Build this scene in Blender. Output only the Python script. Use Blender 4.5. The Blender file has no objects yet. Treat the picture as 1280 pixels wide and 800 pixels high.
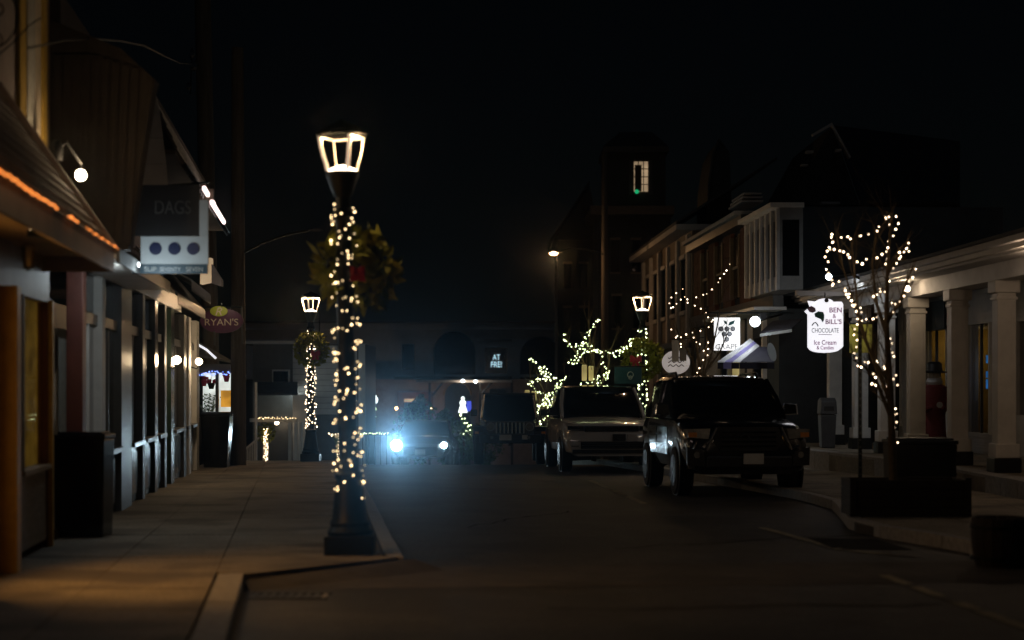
import bpy, bmesh, math, random
from mathutils import Vector, Matrix
random.seed(7)
S = bpy.context.scene
C = S.collection
R = math.radians
FP, HZ, EYE = 2200.0, 480.0, 1.6          # focal length and horizon of the photograph, eye height

# ------------------------------------------------------------------ camera, sky, sun, exposure
cam = bpy.data.objects.new('camera', bpy.data.cameras.new('camera')); C.objects.link(cam)
cam.location = (0, 0, EYE); cam.rotation_euler = (R(90), 0, 0)
cd = cam.data; cd.sensor_width = 36; cd.lens = 36*FP/1280; cd.shift_y = (HZ-400)/1280
cd.clip_start = .1; cd.clip_end = 3000
cd.dof.use_dof = True; cd.dof.focus_distance = 42; cd.dof.aperture_fstop = 1.0
S.camera = cam
w = bpy.data.worlds.new('World'); S.world = w; w.use_nodes = True
nt = w.node_tree; bg = nt.nodes['Background']
sky = nt.nodes.new('ShaderNodeTexSky'); sky.sky_type = 'NISHITA'; sky.sun_disc = False
sky.sun_elevation = R(25); sky.sun_rotation = R(200)
nt.links.new(sky.outputs[0], bg.inputs[0]); bg.inputs[1].default_value = 0.00026
sun = bpy.data.objects.new('moon', bpy.data.lights.new('moon', 'SUN')); C.objects.link(sun)
sun.data.energy = 0.02; sun.data.angle = R(.5); sun.data.color = (.55, .78, 1)
sun.rotation_euler = (R(40), 0, R(20))
S.view_settings.view_transform = 'Standard'; S.view_settings.look = 'None'
S.view_settings.exposure = -.25; S.view_settings.gamma = 1; S.view_settings.use_curve_mapping = False
S.cycles.use_denoising = True
S.cycles.max_bounces = 6; S.cycles.sample_clamp_indirect = 2.0; S.cycles.sample_clamp_direct = 0
S.cycles.caustics_reflective = False; S.cycles.caustics_refractive = False

# ------------------------------------------------------------------ materials
def mat(name, col, rough=.6, metal=0, noise=.25, scale=6, bump=.1, spec=.5, stretch=None, coat=0, wear=None, speck=0):
    m = bpy.data.materials.new(name); m.use_nodes = True
    t = m.node_tree; b = t.nodes['Principled BSDF']
    b.inputs['Roughness'].default_value = rough; b.inputs['Metallic'].default_value = metal
    b.inputs['Specular IOR Level'].default_value = spec
    if coat: b.inputs['Coat Weight'].default_value = coat; b.inputs['Coat Roughness'].default_value = .05
    tc = t.nodes.new('ShaderNodeTexCoord'); mp = t.nodes.new('ShaderNodeMapping')
    t.links.new(tc.outputs['Object'], mp.inputs[0])
    if stretch: mp.inputs['Scale'].default_value = stretch
    n = t.nodes.new('ShaderNodeTexNoise'); n.inputs['Scale'].default_value = scale
    n.inputs['Detail'].default_value = 8; n.inputs['Roughness'].default_value = .65
    t.links.new(mp.outputs[0], n.inputs[0])
    r = t.nodes.new('ShaderNodeValToRGB'); r.color_ramp.elements[0].position = .3; r.color_ramp.elements[1].position = .7
    lo = tuple(max(0, c*(1-noise)) for c in col)+(1,); hi = tuple(min(1, c*(1+noise)) for c in col)+(1,)
    r.color_ramp.elements[0].color = lo; r.color_ramp.elements[1].color = hi
    t.links.new(n.outputs[0], r.inputs[0])
    last = r.outputs[0]
    if speck:                                           # aggregate
        n4 = t.nodes.new('ShaderNodeTexNoise'); n4.inputs['Scale'].default_value = 34; n4.inputs['Detail'].default_value = 3
        t.links.new(tc.outputs['Object'], n4.inputs[0]); r4 = t.nodes.new('ShaderNodeMapRange'); r4.inputs[1].default_value = .35; r4.inputs[2].default_value = .65; r4.inputs[3].default_value = 1-speck; r4.inputs[4].default_value = 1+speck
        t.links.new(n4.outputs[0], r4.inputs[0]); m4 = t.nodes.new('ShaderNodeMix'); m4.data_type = 'RGBA'; m4.blend_type = 'MULTIPLY'; m4.inputs[0].default_value = 1
        t.links.new(last, m4.inputs[6]); t.links.new(r4.outputs[0], m4.inputs[7]); last = m4.outputs[2]
    if wear:                                            # stains with a shape of their own
        n2 = t.nodes.new('ShaderNodeTexNoise'); n2.inputs['Scale'].default_value = wear[1]; n2.inputs['Detail'].default_value = 5
        t.links.new(tc.outputs['Object'], n2.inputs[0])
        r2 = t.nodes.new('ShaderNodeValToRGB'); r2.color_ramp.elements[0].position = .5; r2.color_ramp.elements[1].position = .62
        t.links.new(n2.outputs[0], r2.inputs[0])
        mx = t.nodes.new('ShaderNodeMix'); mx.data_type = 'RGBA'; mx.inputs[7].default_value = wear[0]+(1,)
        t.links.new(r2.outputs[0], mx.inputs[0]); t.links.new(last, mx.inputs[6]); last = mx.outputs[2]
    t.links.new(last, b.inputs['Base Color'])
    if bump:
        bp = t.nodes.new('ShaderNodeBump'); bp.inputs['Strength'].default_value = bump; bp.inputs['Distance'].default_value = .02
        n3 = t.nodes.new('ShaderNodeTexNoise'); n3.inputs['Scale'].default_value = scale*8; n3.inputs['Detail'].default_value = 4
        t.links.new(mp.outputs[0], n3.inputs[0]); t.links.new(n3.outputs[0], bp.inputs['Height']); t.links.new(bp.outputs[0], b.inputs['Normal'])
    return m
def em(name, col, strength, var=0, scale=3):
    m = bpy.data.materials.new(name); m.use_nodes = True; t = m.node_tree
    b = t.nodes['Principled BSDF']; b.inputs['Base Color'].default_value = tuple(min(.8, c) for c in col)+(1,)
    b.inputs['Emission Color'].default_value = col+(1,); b.inputs['Emission Strength'].default_value = strength
    b.inputs['Roughness'].default_value = .5
    if var:
        tc = t.nodes.new('ShaderNodeTexCoord'); n = t.nodes.new('ShaderNodeTexNoise'); n.inputs['Scale'].default_value = scale
        t.links.new(tc.outputs['Object'], n.inputs[0])
        r = t.nodes.new('ShaderNodeMapRange'); r.inputs[1].default_value = .3; r.inputs[2].default_value = .7
        r.inputs[3].default_value = strength*(1-var); r.inputs[4].default_value = strength*(1+var)
        t.links.new(n.outputs[0], r.inputs[0]); t.links.new(r.outputs[0], b.inputs['Emission Strength'])
    return m
def glass(name, alpha=.35, rough=.03, ior=1.5):
    m = bpy.data.materials.new(name); m.use_nodes = True; t = m.node_tree
    o = t.nodes['Material Output']; g = t.nodes.new('ShaderNodeBsdfGlossy'); g.inputs['Roughness'].default_value = rough
    g.inputs['Color'].default_value = (.9, .9, .9, 1)
    tr = t.nodes.new('ShaderNodeBsdfTransparent'); c = 1-alpha; tr.inputs['Color'].default_value = (c, c, c, 1)
    f = t.nodes.new('ShaderNodeFresnel'); f.inputs[0].default_value = ior
    ge = t.nodes.new('ShaderNodeNewGeometry'); mu = t.nodes.new('ShaderNodeMath'); mu.operation = 'SUBTRACT'; mu.use_clamp = True; t.links.new(f.outputs[0], mu.inputs[0]); t.links.new(ge.outputs['Backfacing'], mu.inputs[1])
    mx = t.nodes.new('ShaderNodeMixShader'); t.links.new(mu.outputs[0], mx.inputs[0]); t.links.new(tr.outputs[0], mx.inputs[1]); t.links.new(g.outputs[0], mx.inputs[2])
    t.links.new(mx.outputs[0], o.inputs[0]); return m
M = {}
M['asphalt'] = mat('asphalt', (.046, .043, .040), .68, 0, .45, 1.6, .6, .5, wear=((.024, .023, .022), .45), speck=.6)
M['patch'] = mat('patch', (.018, .017, .017), .95, 0, .3, 6, .3, .1)
M['wood_black'] = mat('wood_black', (.026, .021, .017), .7, 0, .3, 3, .2, .3, (1, 1, .15))
M['crossing'] = mat('crossing', (.085, .075, .065), .8, 0, .3, 3, .3, .4, wear=((.05, .045, .04), .6))
M['concrete'] = mat('concrete', (.25, .215, .165), .8, 0, .22, 1.7, .25, .35, wear=((.13, .11, .085), .7), speck=.3)
M['granite'] = mat('granite', (.30, .285, .27), .7, 0, .3, 14, .3, .4)
M['paint_line'] = mat('paint_line', (.34, .30, .20), .75, 0, .5, 5, .2, .3, wear=((.08, .075, .07), 2.2))
M['joint'] = mat('joint', (.06, .055, .05), .9)
M['iron'] = mat('iron', (.004, .008, .009), .45, 0, .3, 8, .08, .3)
M['soot'] = mat('soot', (.004, .004, .004), .95, 0, .2, 8, 0, .05)
M['black'] = mat('black', (.012, .012, .013), .45, 0, .3, 8, .08)
M['blackgloss'] = mat('blackgloss', (.008, .009, .011), .16, 0, .2, 8, 0, .6)
M['trim_yellow'] = mat('trim_yellow', (.48, .31, .055), .55, 0, .2, 5, .1)
M['curtain'] = mat('curtain', (.40, .24, .055), .9, 0, .25, 3, .2, .2, (6, 6, .6))
M['clap_brown'] = mat('clap_brown', (.17, .135, .10), .65, 0, .25, 4, .15, .4, (1, 1, 5))
M['stucco'] = mat('stucco', (.34, .285, .26), .9, 0, .2, 2, .2, .3)
M['shingle'] = mat('shingle', (.17, .13, .105), .85, 0, .4, 3, .3, .3)
M['shingle_grey'] = mat('shingle_grey', (.22, .21, .19), .5, 0, .45, 5, .3, .5)
M['wood_dark'] = mat('wood_dark', (.085, .06, .042), .7, 0, .3, 3, .2, .4, (1, 1, .15))
M['wood_stain'] = mat('wood_stain', (.036, .028, .021), .75, 0, .3, 3, .2, .3, (1, 1, .15))
M['fascia'] = mat('fascia', (.26, .195, .12), .6, 0, .2, 3, .1)
M['door_red'] = mat('door_red', (.10, .028, .018), .5, 0, .2, 3, .1)
M['white_wood'] = mat('white_wood', (.66, .63, .58), .55, 0, .12, 3, .12, .4)
M['siding_white'] = mat('siding_white', (.50, .48, .46), .6, 0, .12, 3, .12, .4)
M['grey_paint'] = mat('grey_paint', (.085, .085, .082), .34, 0, .15, 4, .08)
M['bay_paint'] = mat('bay_paint', (.25, .245, .23), .5, 0, .15, 4, .08)
M['grey_dark'] = mat('grey_dark', (.065, .065, .068), .4, 0, .2, 4, .08)
M['green_dark'] = mat('green_dark', (.018, .032, .022), .22, 0, .2, 4, .05)
M['brick'] = mat('brick_clay', (.20, .085, .05), .85, 0, .3, 9, .3, .3)
M['mortar'] = mat('mortar', (.13, .10, .085), .9)
M['roof_dark'] = mat('roof_dark', (.045, .045, .05), .8, 0, .3, 3, .3)
M['wood_pole'] = mat('wood_pole', (.10, .085, .07), .9, 0, .35, 3, .4, .2, (4, 4, .3))
M['navy'] = mat('navy', (.012, .018, .06), .4, 0, .1, 3, 0)
M['sign_black'] = mat('sign_black', (.007, .006, .006), .5, 0, .2, 4, .03)
M['sign_grey'] = mat('sign_grey', (.42, .46, .47), .5, 0, .08, 4, .03)
M['sign_blue'] = mat('sign_blue', (.015, .045, .065), .45, 0, .2, 4, .03)
M['letter_dim'] = mat('letter_dim', (.05, .047, .043), .6, 0, .1, 4, 0)
M['letter_pale'] = mat('letter_pale', (.42, .44, .42), .6, 0, .1, 4, 0)
M['purple'] = mat('purple', (.10, .022, .065), .5, 0, .2, 3, .03)
M['lime'] = mat('lime', (.42, .46, .04), .5, 0, .1, 3, 0)
M['cream'] = mat('cream', (.72, .60, .44), .6, 0, .08, 3, 0)
M['bark'] = mat('bark', (.13, .095, .055), .9, 0, .35, 12, .4, .2)
M['fir'] = mat('fir', (.22, .23, .025), .7, 0, .5, 3, 0, .3)
M['red_bow'] = mat('red_bow', (.42, .012, .03), .5, 0, .2, 8, .05)
M['wire'] = mat('wire', (.008, .014, .009), .6, 0, .1, 3, 0)
M['tyre'] = mat('tyre', (.012, .012, .012), .85, 0, .2, 8, .2)
M['rim'] = mat('rim', (.10, .10, .105), .4, 1, .1, 8, 0)
M['chrome'] = mat('chrome', (.75, .76, .78), .12, 1, .05, 4, 0)
M['car_white'] = mat('car_white', (.46, .44, .42), .28, 0, .04, 1, 0, .6, None, 1)
M['car_black'] = mat('car_black', (.006, .006, .007), .2, 0, .1, 1, 0, .6, None, 1)
M['car_blue'] = mat('car_blue', (.012, .02, .026), .25, 0, .1, 1, 0, .6, None, 1)
M['car_glass'] = mat('car_glass', (.006, .007, .008), .06, 0, .1, 1, 0, .7)
M['lens'] = mat('lens', (.45, .44, .40), .12, .6, .3, 20, 0, .8)
M['amber'] = mat('amber', (.55, .20, .04), .25, 0, .2, 10, 0)
M['plate'] = mat('plate', (.50, .50, .47), .5, 0, .1, 6, 0)
M['awning_lilac'] = mat('awning_lilac', (.30, .27, .58), .85, 0, .1, 5, .1)
M['awning_white'] = mat('awning_white', (.72, .72, .74), .85, 0, .08, 5, .1)
M['awning_navy'] = mat('awning_navy', (.02, .018, .03), .85, 0, .15, 5, .1)
M['teal'] = mat('teal', (.012, .07, .10), .5, 0, .2, 4, .03)
M['coat_red'] = mat('coat_red', (.14, .016, .014), .6, 0, .3, 5, .1)
M['skin_pale'] = mat('skin_pale', (.36, .31, .25), .6, 0, .1, 5, .05)
M['leaf'] = mat('leaf', (.09, .15, .06), .6, 0, .4, 4, 0)
M['flower'] = mat('flower', (.55, .03, .06), .6, 0, .3, 8, 0)
M['hall'] = mat('hall_stone', (.42, .48, .54), .85, 0, .15, 1, .1)
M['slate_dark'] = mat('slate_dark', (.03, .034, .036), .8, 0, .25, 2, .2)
M['curtain_lace'] = mat('lace', (.5, .48, .42), .9, 0, .2, 9, .1)
M['gold_board'] = mat('gold_board', (.50, .40, .05), .6, 0, .15, 4, .05)
M['glass'] = glass('shop_glass', alpha=.25)
M['glass_clear'] = glass('lantern_glass', alpha=.05, ior=1.03)
M['glass_dark'] = glass('shop_glass_smoky', alpha=.75)
for _i, _k in enumerate((.35, 1, 1.7)):
    for _n, _c, _s in (('bulb_warm', (1, .70, .36), 5.5), ('bulb_white', (1, .72, .46), 9), ('bulb_green', (.86, 1, .50), 8), ('bulb_amber', (1, .28, .05), 2.2), ('bulb_blue', (.18, .28, 1), 4)):
        M[_n+str(_i)] = em(_n+str(_i), _c, _s*_k)
M['bulb_warm'] = em('bulb_warm', (1, .74, .44), 6)
M['bulb_white'] = em('bulb_white', (1, .80, .60), 13)
M['bulb_green'] = em('bulb_green', (.90, 1, .62), 9)
M['bulb_amber'] = em('bulb_amber', (1, .30, .05), 3.0)
M['bulb_blue'] = em('bulb_blue', (.18, .28, 1), 4)
M['globe'] = em('globe', (1, .78, .52), 16)
M['flood'] = em('flood', (1, .80, .55), 40)
M['cold'] = em('cold_lamp', (.85, .95, 1), 18)
M['lantern'] = em('lantern_core', (1, .80, .60), 9)
M['frame_glow'] = em('frame_glow', (1, .74, .55), .55, .15, 6)  # lantern bars and rails glow themselves, standing in for lamp light on them
M['bar_pink'] = em('bar_pink', (1, .76, .70), 3)
M['window_warm'] = em('window_warm', (1, .70, .42), .40, .3, 2)
M['window_glow'] = em('window_glow', (1, .48, .12), 3, .3, 2)
M['window_yellow'] = em('window_yellow', (1, .78, .30), .30, .4, 3)
M['window_white'] = em('window_white', (.90, 1, .94), .75, .5, 3)
M['screen_blue'] = em('screen_blue', (.05, .35, 1), .55, .4, 6)
M['screen_violet'] = em('screen_violet', (.10, .14, 1), .8, .4, 6)
M['neon'] = em('neon', (.55, .85, 1), 1.3)
M['sodium'] = em('sodium', (1, .55, .25), 22)
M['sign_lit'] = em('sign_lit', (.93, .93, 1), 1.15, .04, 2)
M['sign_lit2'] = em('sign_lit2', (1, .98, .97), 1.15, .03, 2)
M['headlamp'] = em('headlamp', (.60, .86, 1), 120)
M['curtain_lit'] = em('curtain_lit', (.62, .36, .05), .22, .45, 5)
M['poster'] = em('poster', (1, .45, .05), .5, .6, 5)
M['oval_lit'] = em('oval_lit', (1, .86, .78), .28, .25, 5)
M['lit_figure'] = em('lit_figure', (.9, 1, .95), 2.5)

# ------------------------------------------------------------------ helpers
def W(px, py, Y): return Vector(((px-640)/FP*Y, Y, EYE+(HZ-py)/FP*Y))
def gz(Y): return -.12-.01*Y if Y <= 48 else -.60-.055*(Y-48)
def tag(o, label=None, cat=None, group=None, kind=None):
    if label: o['label'] = label
    if cat: o['category'] = cat
    if group: o['group'] = group
    if kind: o['kind'] = kind
    return o
def thing(name, label, cat, loc=(0, 0, 0), group=None, rz=0, ry=0):
    o = bpy.data.objects.new(name, None); C.objects.link(o); o.empty_display_size = .2
    o.location = loc; o.rotation_euler = (0, ry, rz)
    return tag(o, label, cat, group)
def wloc(o):
    v = Vector((0, 0, 0))
    while o is not None: v += o.location; o = o.parent
    return v
class MB:
    def __init__(s): s.v = []; s.f = []
    def add(s, vs, fs):
        n = len(s.v); s.v += [Vector(p) for p in vs]; s.f += [tuple(i+n for i in f) for f in fs]; return s
    def hexa(s, p):           # p: 4 bottom, 4 top
        return s.add(p, [(3, 2, 1, 0), (4, 5, 6, 7), (0, 1, 5, 4), (1, 2, 6, 5), (2, 3, 7, 6), (3, 0, 4, 7)])
    def box(s, x0, x1, y0, y1, z0, z1):
        return s.hexa([(x0, y0, z0), (x1, y0, z0), (x1, y1, z0), (x0, y1, z0), (x0, y0, z1), (x1, y0, z1), (x1, y1, z1), (x0, y1, z1)])
    def prism(s, pts, d):     # polygon (3d points) extruded by vector d
        n = len(pts); d = Vector(d); P = [Vector(p) for p in pts]
        return s.add(P+[p+d for p in P], [tuple(range(n))[::-1], tuple(range(n, 2*n))]+[(i, (i+1) % n, n+(i+1) % n, n+i) for i in range(n)])
    def tube(s, pts, rad, n=6, cap=True):
        pts = [Vector(p) for p in pts]; rr = rad if isinstance(rad, (list, tuple)) else [rad]*len(pts)
        vs = []; fs = []; up = None
        for i, p in enumerate(pts):
            d = (pts[min(i+1, len(pts)-1)]-pts[max(i-1, 0)]).normalized()
            if up is None: up = Vector((0, 0, 1)) if abs(d.z) < .9 else Vector((1, 0, 0))
            a = d.cross(up).normalized(); b = a.cross(d).normalized(); up = b
            for k in range(n):
                t = 2*math.pi*k/n; vs.append(p+a*math.cos(t)*rr[i]+b*math.sin(t)*rr[i])
        for i in range(len(pts)-1):
            for k in range(n): fs.append((i*n+k, i*n+(k+1) % n, (i+1)*n+(k+1) % n, (i+1)*n+k))
        if cap: fs += [tuple(range(n))[::-1], tuple(range((len(pts)-1)*n, len(pts)*n))]
        return s.add(vs, fs)
    def lathe(s, prof, c=(0, 0, 0), n=16, axis='z', sq=False):
        c = Vector(c); vs = []; fs = []
        for r, z in prof:
            for k in range(n):
                t = 2*math.pi*k/n+(math.pi/n if sq else 0); a, b = r*math.cos(t), r*math.sin(t)
                vs.append(c+(Vector((a, b, z)) if axis == 'z' else Vector((a, z, b)) if axis == 'y' else Vector((z, a, b))))
        for i in range(len(prof)-1):
            for k in range(n): fs.append((i*n+k, i*n+(k+1) % n, (i+1)*n+(k+1) % n, (i+1)*n+k))
        fs += [tuple(range(n))[::-1], tuple(range((len(prof)-1)*n, len(prof)*n))]
        return s.add(vs, fs)
    def ball(s, c, r, n=10, m=6, sz=1):
        return s.lathe([(max(1e-4, r*math.sin(math.pi*i/m)), -r*sz*math.cos(math.pi*i/m)) for i in range(m+1)], c, n)
    def loft(s, rings):
        n = len(rings[0]); vs = [p for r in rings for p in r]; fs = []
        for i in range(len(rings)-1):
            for k in range(n): fs.append((i*n+k, i*n+(k+1) % n, (i+1)*n+(k+1) % n, (i+1)*n+k))
        fs += [tuple(range(n))[::-1], tuple(range((len(rings)-1)*n, len(rings)*n))]
        return s.add(vs, fs)
    def mesh(s, name, off=Vector((0, 0, 0)), smooth=False):
        me = bpy.data.meshes.new(name); me.from_pydata([tuple(p-off) for p in s.v], [], s.f)
        bm = bmesh.new(); bm.from_mesh(me); bmesh.ops.recalc_face_normals(bm, faces=bm.faces); bm.to_mesh(me); bm.free()
        if smooth:
            me.polygons.foreach_set('use_smooth', [True]*len(me.polygons))
            try: me.set_sharp_from_angle(angle=R(38))
            except Exception: pass
        return me
    def build(s, name, m, parent=None, smooth=False, bevel=0, local=False):
        off = Vector((0, 0, 0))
        if parent is not None and not local: off = wloc(parent)
        me = s.mesh(name, off, smooth); me.materials.append(M[m] if isinstance(m, str) else m)
        o = bpy.data.objects.new(name, me); C.objects.link(o); o.parent = parent
        if bevel:
            b = o.modifiers.new('bevel', 'BEVEL'); b.width = bevel; b.segments = 2; b.limit_method = 'ANGLE'
        return o
def inst(name, me, loc, parent, rot=(0, 0, 0), sc=1):
    o = bpy.data.objects.new(name, me); C.objects.link(o); o.parent = parent; o.rotation_euler = rot
    o.location = Vector(loc)-(wloc(parent) if parent is not None else Vector((0, 0, 0)))
    o.scale = (sc, sc, sc) if not isinstance(sc, tuple) else sc
    return o
def struct(o): o['kind'] = 'structure'; return o
def lamp(name, loc, energy, col, parent=None, kind='POINT', rad=.05, aim=None, size=1.2, blend=.5, local=False):
    l = bpy.data.lights.new(name, kind); l.energy = energy; l.color = col; l.shadow_soft_size = rad
    if kind == 'SPOT': l.spot_size = size; l.spot_blend = blend
    o = bpy.data.objects.new(name, l); C.objects.link(o); o.parent = parent
    o.location = Vector(loc)-(wloc(parent) if parent is not None and not local else Vector((0, 0, 0)))
    if aim is not None: o.rotation_euler = Vector(aim).to_track_quat('-Z', 'Y').to_euler()
    return o
def lettering(s, c, wd, ht, m, parent, yaw=0, depth=.006, name='lettering', shear=0, bold=0):
    cu = bpy.data.curves.new(name, 'FONT'); cu.body = s; cu.align_x = 'CENTER'; cu.extrude = .02; cu.shear = shear; cu.offset = bold
    t = bpy.data.objects.new('tmp', cu); C.objects.link(t); bpy.context.view_layer.update()
    me = bpy.data.meshes.new_from_object(t.evaluated_get(bpy.context.evaluated_depsgraph_get()))
    bpy.data.objects.remove(t)
    xs = [v.co.x for v in me.vertices]; ys = [v.co.y for v in me.vertices]; zs = [v.co.z for v in me.vertices]
    x0, x1, y0, y1, z0, z1 = min(xs), max(xs), min(ys), max(ys), min(zs), max(zs)
    cy, sy = math.cos(yaw), math.sin(yaw)
    for v in me.vertices:
        a = ((v.co.x-x0)/(x1-x0)-.5)*wd; b = ((v.co.y-y0)/(y1-y0)-.5)*ht; d = -((v.co.z-z0)/(z1-z0))*depth
        v.co = (a*cy-d*sy, a*sy+d*cy, b)
    me.materials.clear(); me.materials.append(M[m])
    o = inst(name, me, c, parent); return o
class Fr:                     # a facade: along u, height z, outward w
    def __init__(s, x0, k, out=1):
        s.x0 = x0; s.k = k; L = math.hypot(k, 1); s.d = Vector((k/L, 1/L, 0)); s.n = Vector((1/L, -k/L, 0))*out; s.out = out
    def p(s, Y, z, w=0):      # point at street distance Y on the plane offset w
        return Vector((s.x0+s.k*Y, Y, z))+s.n*w
    def Y(s, px, w=0):        # distance at which the plane offset w is seen at column px
        a = (px-640)/FP; q = s.n*w
        # X = x0+k*t+q.x ; y = t+q.y ; X = a*y
        t = (s.x0+q.x-a*q.y)/(a-s.k); return t
    def at(s, px, py, w=0):
        t = s.Y(px, w); y = t+(s.n*w).y; return t, EYE+(HZ-py)/FP*y
    def box(s, mb, Y0, Y1, z0, z1, w0, w1):
        return mb.hexa([s.p(Y0, z0, w0), s.p(Y1, z0, w0), s.p(Y1, z0, w1), s.p(Y0, z0, w1), s.p(Y0, z1, w0), s.p(Y1, z1, w0), s.p(Y1, z1, w1), s.p(Y0, z1, w1)])
    def obj(s, name, m, parent, Y0, Y1, z0, z1, w0, w1, bevel=0):
        return s.box(MB(), Y0, Y1, z0, z1, w0, w1).build(name, m, parent, bevel=bevel)
def ico(r, m, sub=1):
    bm = bmesh.new(); bmesh.ops.create_icosphere(bm, subdivisions=sub, radius=r); me = bpy.data.meshes.new('bulb'); bm.to_mesh(me); bm.free()
    me.materials.append(M[m]); return me

L = Fr(-3.06, -.107, 1)       # left-hand shop fronts
P = Fr(9.48, -.026, -1)       # right-hand porch columns

# ------------------------------------------------------------------ the ground
def kerbL(Y): return -1.16-.109*(Y-18.5)
def kerbIn(Y): return -2.50-.125*(Y-16.4)
RK = [(6.6, -4), (6.2, 12), (5.2, 20), (4.45, 23), (4.85, 26), (5.15, 28.5), (5.0, 31), (3.75, 40), (2.75, 46), (1.9, 52), (.9, 60), (-1.0, 80)]
def kerbR(Y):
    for (a, b), (c, d) in zip(RK, RK[1:]):
        if Y <= d: return a+(c-a)*(Y-b)/(d-b)
    return RK[-1][0]
ys = [-26, 0, 12, 24, 36, 48, 49.5, 60, 80, 110, 140, 380]
mb = MB()
for a, b in zip(ys, ys[1:]):
    za, zb = (gz(min(a, 140)), gz(min(b, 140)))
    mb.add([(-140, a, za), (140, a, za), (140, b, zb), (-140, b, zb)], [(0, 1, 2, 3)])
struct(mb.build('road', 'asphalt')); bpy.data.objects['road']['label'] = 'dark worn asphalt street running downhill to the crossing'
mb = MB()                     # pale worn crossing band
n = 14
for i in range(n):
    def q(t, e):
        X = -2.36+t*9.0; return X, (16.05+.9*t if e == 0 else 18.05+1.2*t)
    a, b = i/n, (i+1)/n
    pts = [q(a, 0), q(b, 0), q(b, 1), q(a, 1)]
    mb.add([(x, y, gz(y)+.004) for x, y in pts], [(0, 1, 2, 3)])
tag(struct(mb.build('crossing', 'crossing')), 'worn paler band of paving crossing the street')
for k, (x, y, dx, dy, lab) in enumerate(((.3, 14.6, .25, .05, 'thin tar-sealed crack across the near road'), (1.2, 20.5, .22, .14, 'thin tar-sealed crack in the middle of the road'), (-.6, 24, .1, .24, 'thin tar-sealed crack running up the road beside the kerb'))):
    mb = MB(); pts = []
    for i in range(16): pts.append((x, y)); x += dx+random.uniform(-.12, .12); y += dy+random.uniform(-.12, .12)
    for (a, b_), (c_, d_) in zip(pts, pts[1:]):
        v = Vector((c_-a, d_-b_, 0)).normalized(); nn = Vector((-v.y, v.x, 0))*random.uniform(.012, .03)
        p, q_ = Vector((a, b_, gz(b_)+.007)), Vector((c_, d_, gz(d_)+.007)); mb.add([p-nn, q_-nn, q_+nn, p+nn], [(0, 1, 2, 3)])
    tag(struct(mb.build('road_crack', 'soot')), lab)
# faint painted lines
def line(pts, wd, label):
    mb = MB()
    for (x0, y0), (x1, y1) in zip(pts, pts[1:]):
        d = Vector((x1-x0, y1-y0, 0)).normalized(); nn = Vector((-d.y, d.x, 0))*wd/2
        a, b = Vector((x0, y0, gz(y0)+.009)), Vector((x1, y1, gz(y1)+.009))
        mb.add([a-nn, b-nn, b+nn, a+nn], [(0, 1, 2, 3)])
    tag(struct(mb.build('road_marking', 'paint_line')), label)
def gp(px, py):
    Y = FP*(EYE+.12)/(py-502); return ((px-640)/FP*Y, Y)
line([gp(738, 601), gp(805, 630)], .12, 'faint parking line on the asphalt beside the black car')
line([gp(952, 660), gp(1052, 688)], .12, 'faint painted line on the asphalt ahead of the black car')
line([gp(1052, 688), gp(1145, 697)], .13, 'short faint line turning toward the barrel planter')
line([gp(1105, 720), gp(1285, 787)], .12, 'faint painted line in the lower right corner of the road')
tag(struct(MB().prism([(x, y, gz(y)+.006) for x, y in (gp(1010, 673), gp(1095, 675), gp(1140, 688), gp(1040, 686))], (0, 0, .004)).build('asphalt_patch', 'patch')), 'dark patch in the asphalt beside the painted line')

side = tag(struct(bpy.data.objects.new('sidewalk', None)), 'concrete sidewalk along the left shop fronts'); C.objects.link(side)
mb = MB()
seg = [-6, 0, 6, 12, 16.2, 18.3, 24, 30, 36, 42, 48]
for a, b in zip(seg, seg[1:]):
    ka = kerbL(a) if a >= 18.2 else kerbIn(a); kb = kerbL(b) if b >= 18.2 else kerbIn(b)
    mb.prism([(-30, a, gz(a)-.05), (ka, a, gz(a)-.05), (kb, b, gz(b)-.05), (-30, b, gz(b)-.05)], (0, 0, .135))
mb.build('bed', 'joint', side)
def slab(pts, par, m='concrete', top=.12):
    g = .006; c = sum((Vector((x, y, 0)) for x, y in pts), Vector())/len(pts); q = []
    for x, y in pts:
        d = Vector((x, y, 0))-c; d *= max(0, 1-g/max(d.length, .01)*1.4); p = c+d; q.append((p.x, p.y))
    dz = random.uniform(-.003, .003)
    return MB().prism([(x, y, gz(y)+.05) for x, y in q], (0, 0, top-.05+dz)).build('slab', m, par)
Ys = [9+1.52*i for i in range(27)]
for a, b in zip(Ys, Ys[1:]):
    if a > 47.6: break
    b = min(b, 47.9)
    def inner(Y, t):
        l = L.p(Y, 0).x-.05; r = kerbIn(Y)-.26; return l+(r-l)*t
    for t0, t1 in ((0, .5), (.5, 1)):
        slab([(inner(a, t0), a), (inner(a, t1), a), (inner(b, t1), b), (inner(b, t0), b)], side)
    if a >= 17.9:
        o = lambda Y: kerbL(Y)-.2
        slab([(inner(a, 1), a), (o(a), a), (o(b), b), (inner(b, 1), b)], side)
slab([(kerbIn(16.5)-.26, 16.5), (kerbIn(16.3)-.02, 16.25), (kerbL(18.1)-.05, 18.05), (kerbIn(18.1)-.26, 18.08)], side)
slab([(kerbIn(18.1)-.26, 18.1), (kerbL(18.1)-.05, 18.08), (kerbL(18.2)-.1, 18.2), (kerbIn(18.2)-.26, 18.2)], side)
rp = MB()
e0, e1 = Vector((kerbIn(16.3)+.0, 16.2, gz(16.2)+.075)), Vector((kerbL(18.1)+.12, 18.02, gz(18.02)+.112))
rp.add([e0, e1, e1+Vector((.30, -.12, -.10)), e1+Vector((.12, -.30, -.104)), e0+Vector((.12, -.26, -.07))], [(0, 4, 3, 2, 1)])
tag(struct(rp.build('kerb_ramp', 'crossing')), 'sloping paved ramp where the sidewalk drops to the crossing')
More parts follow.
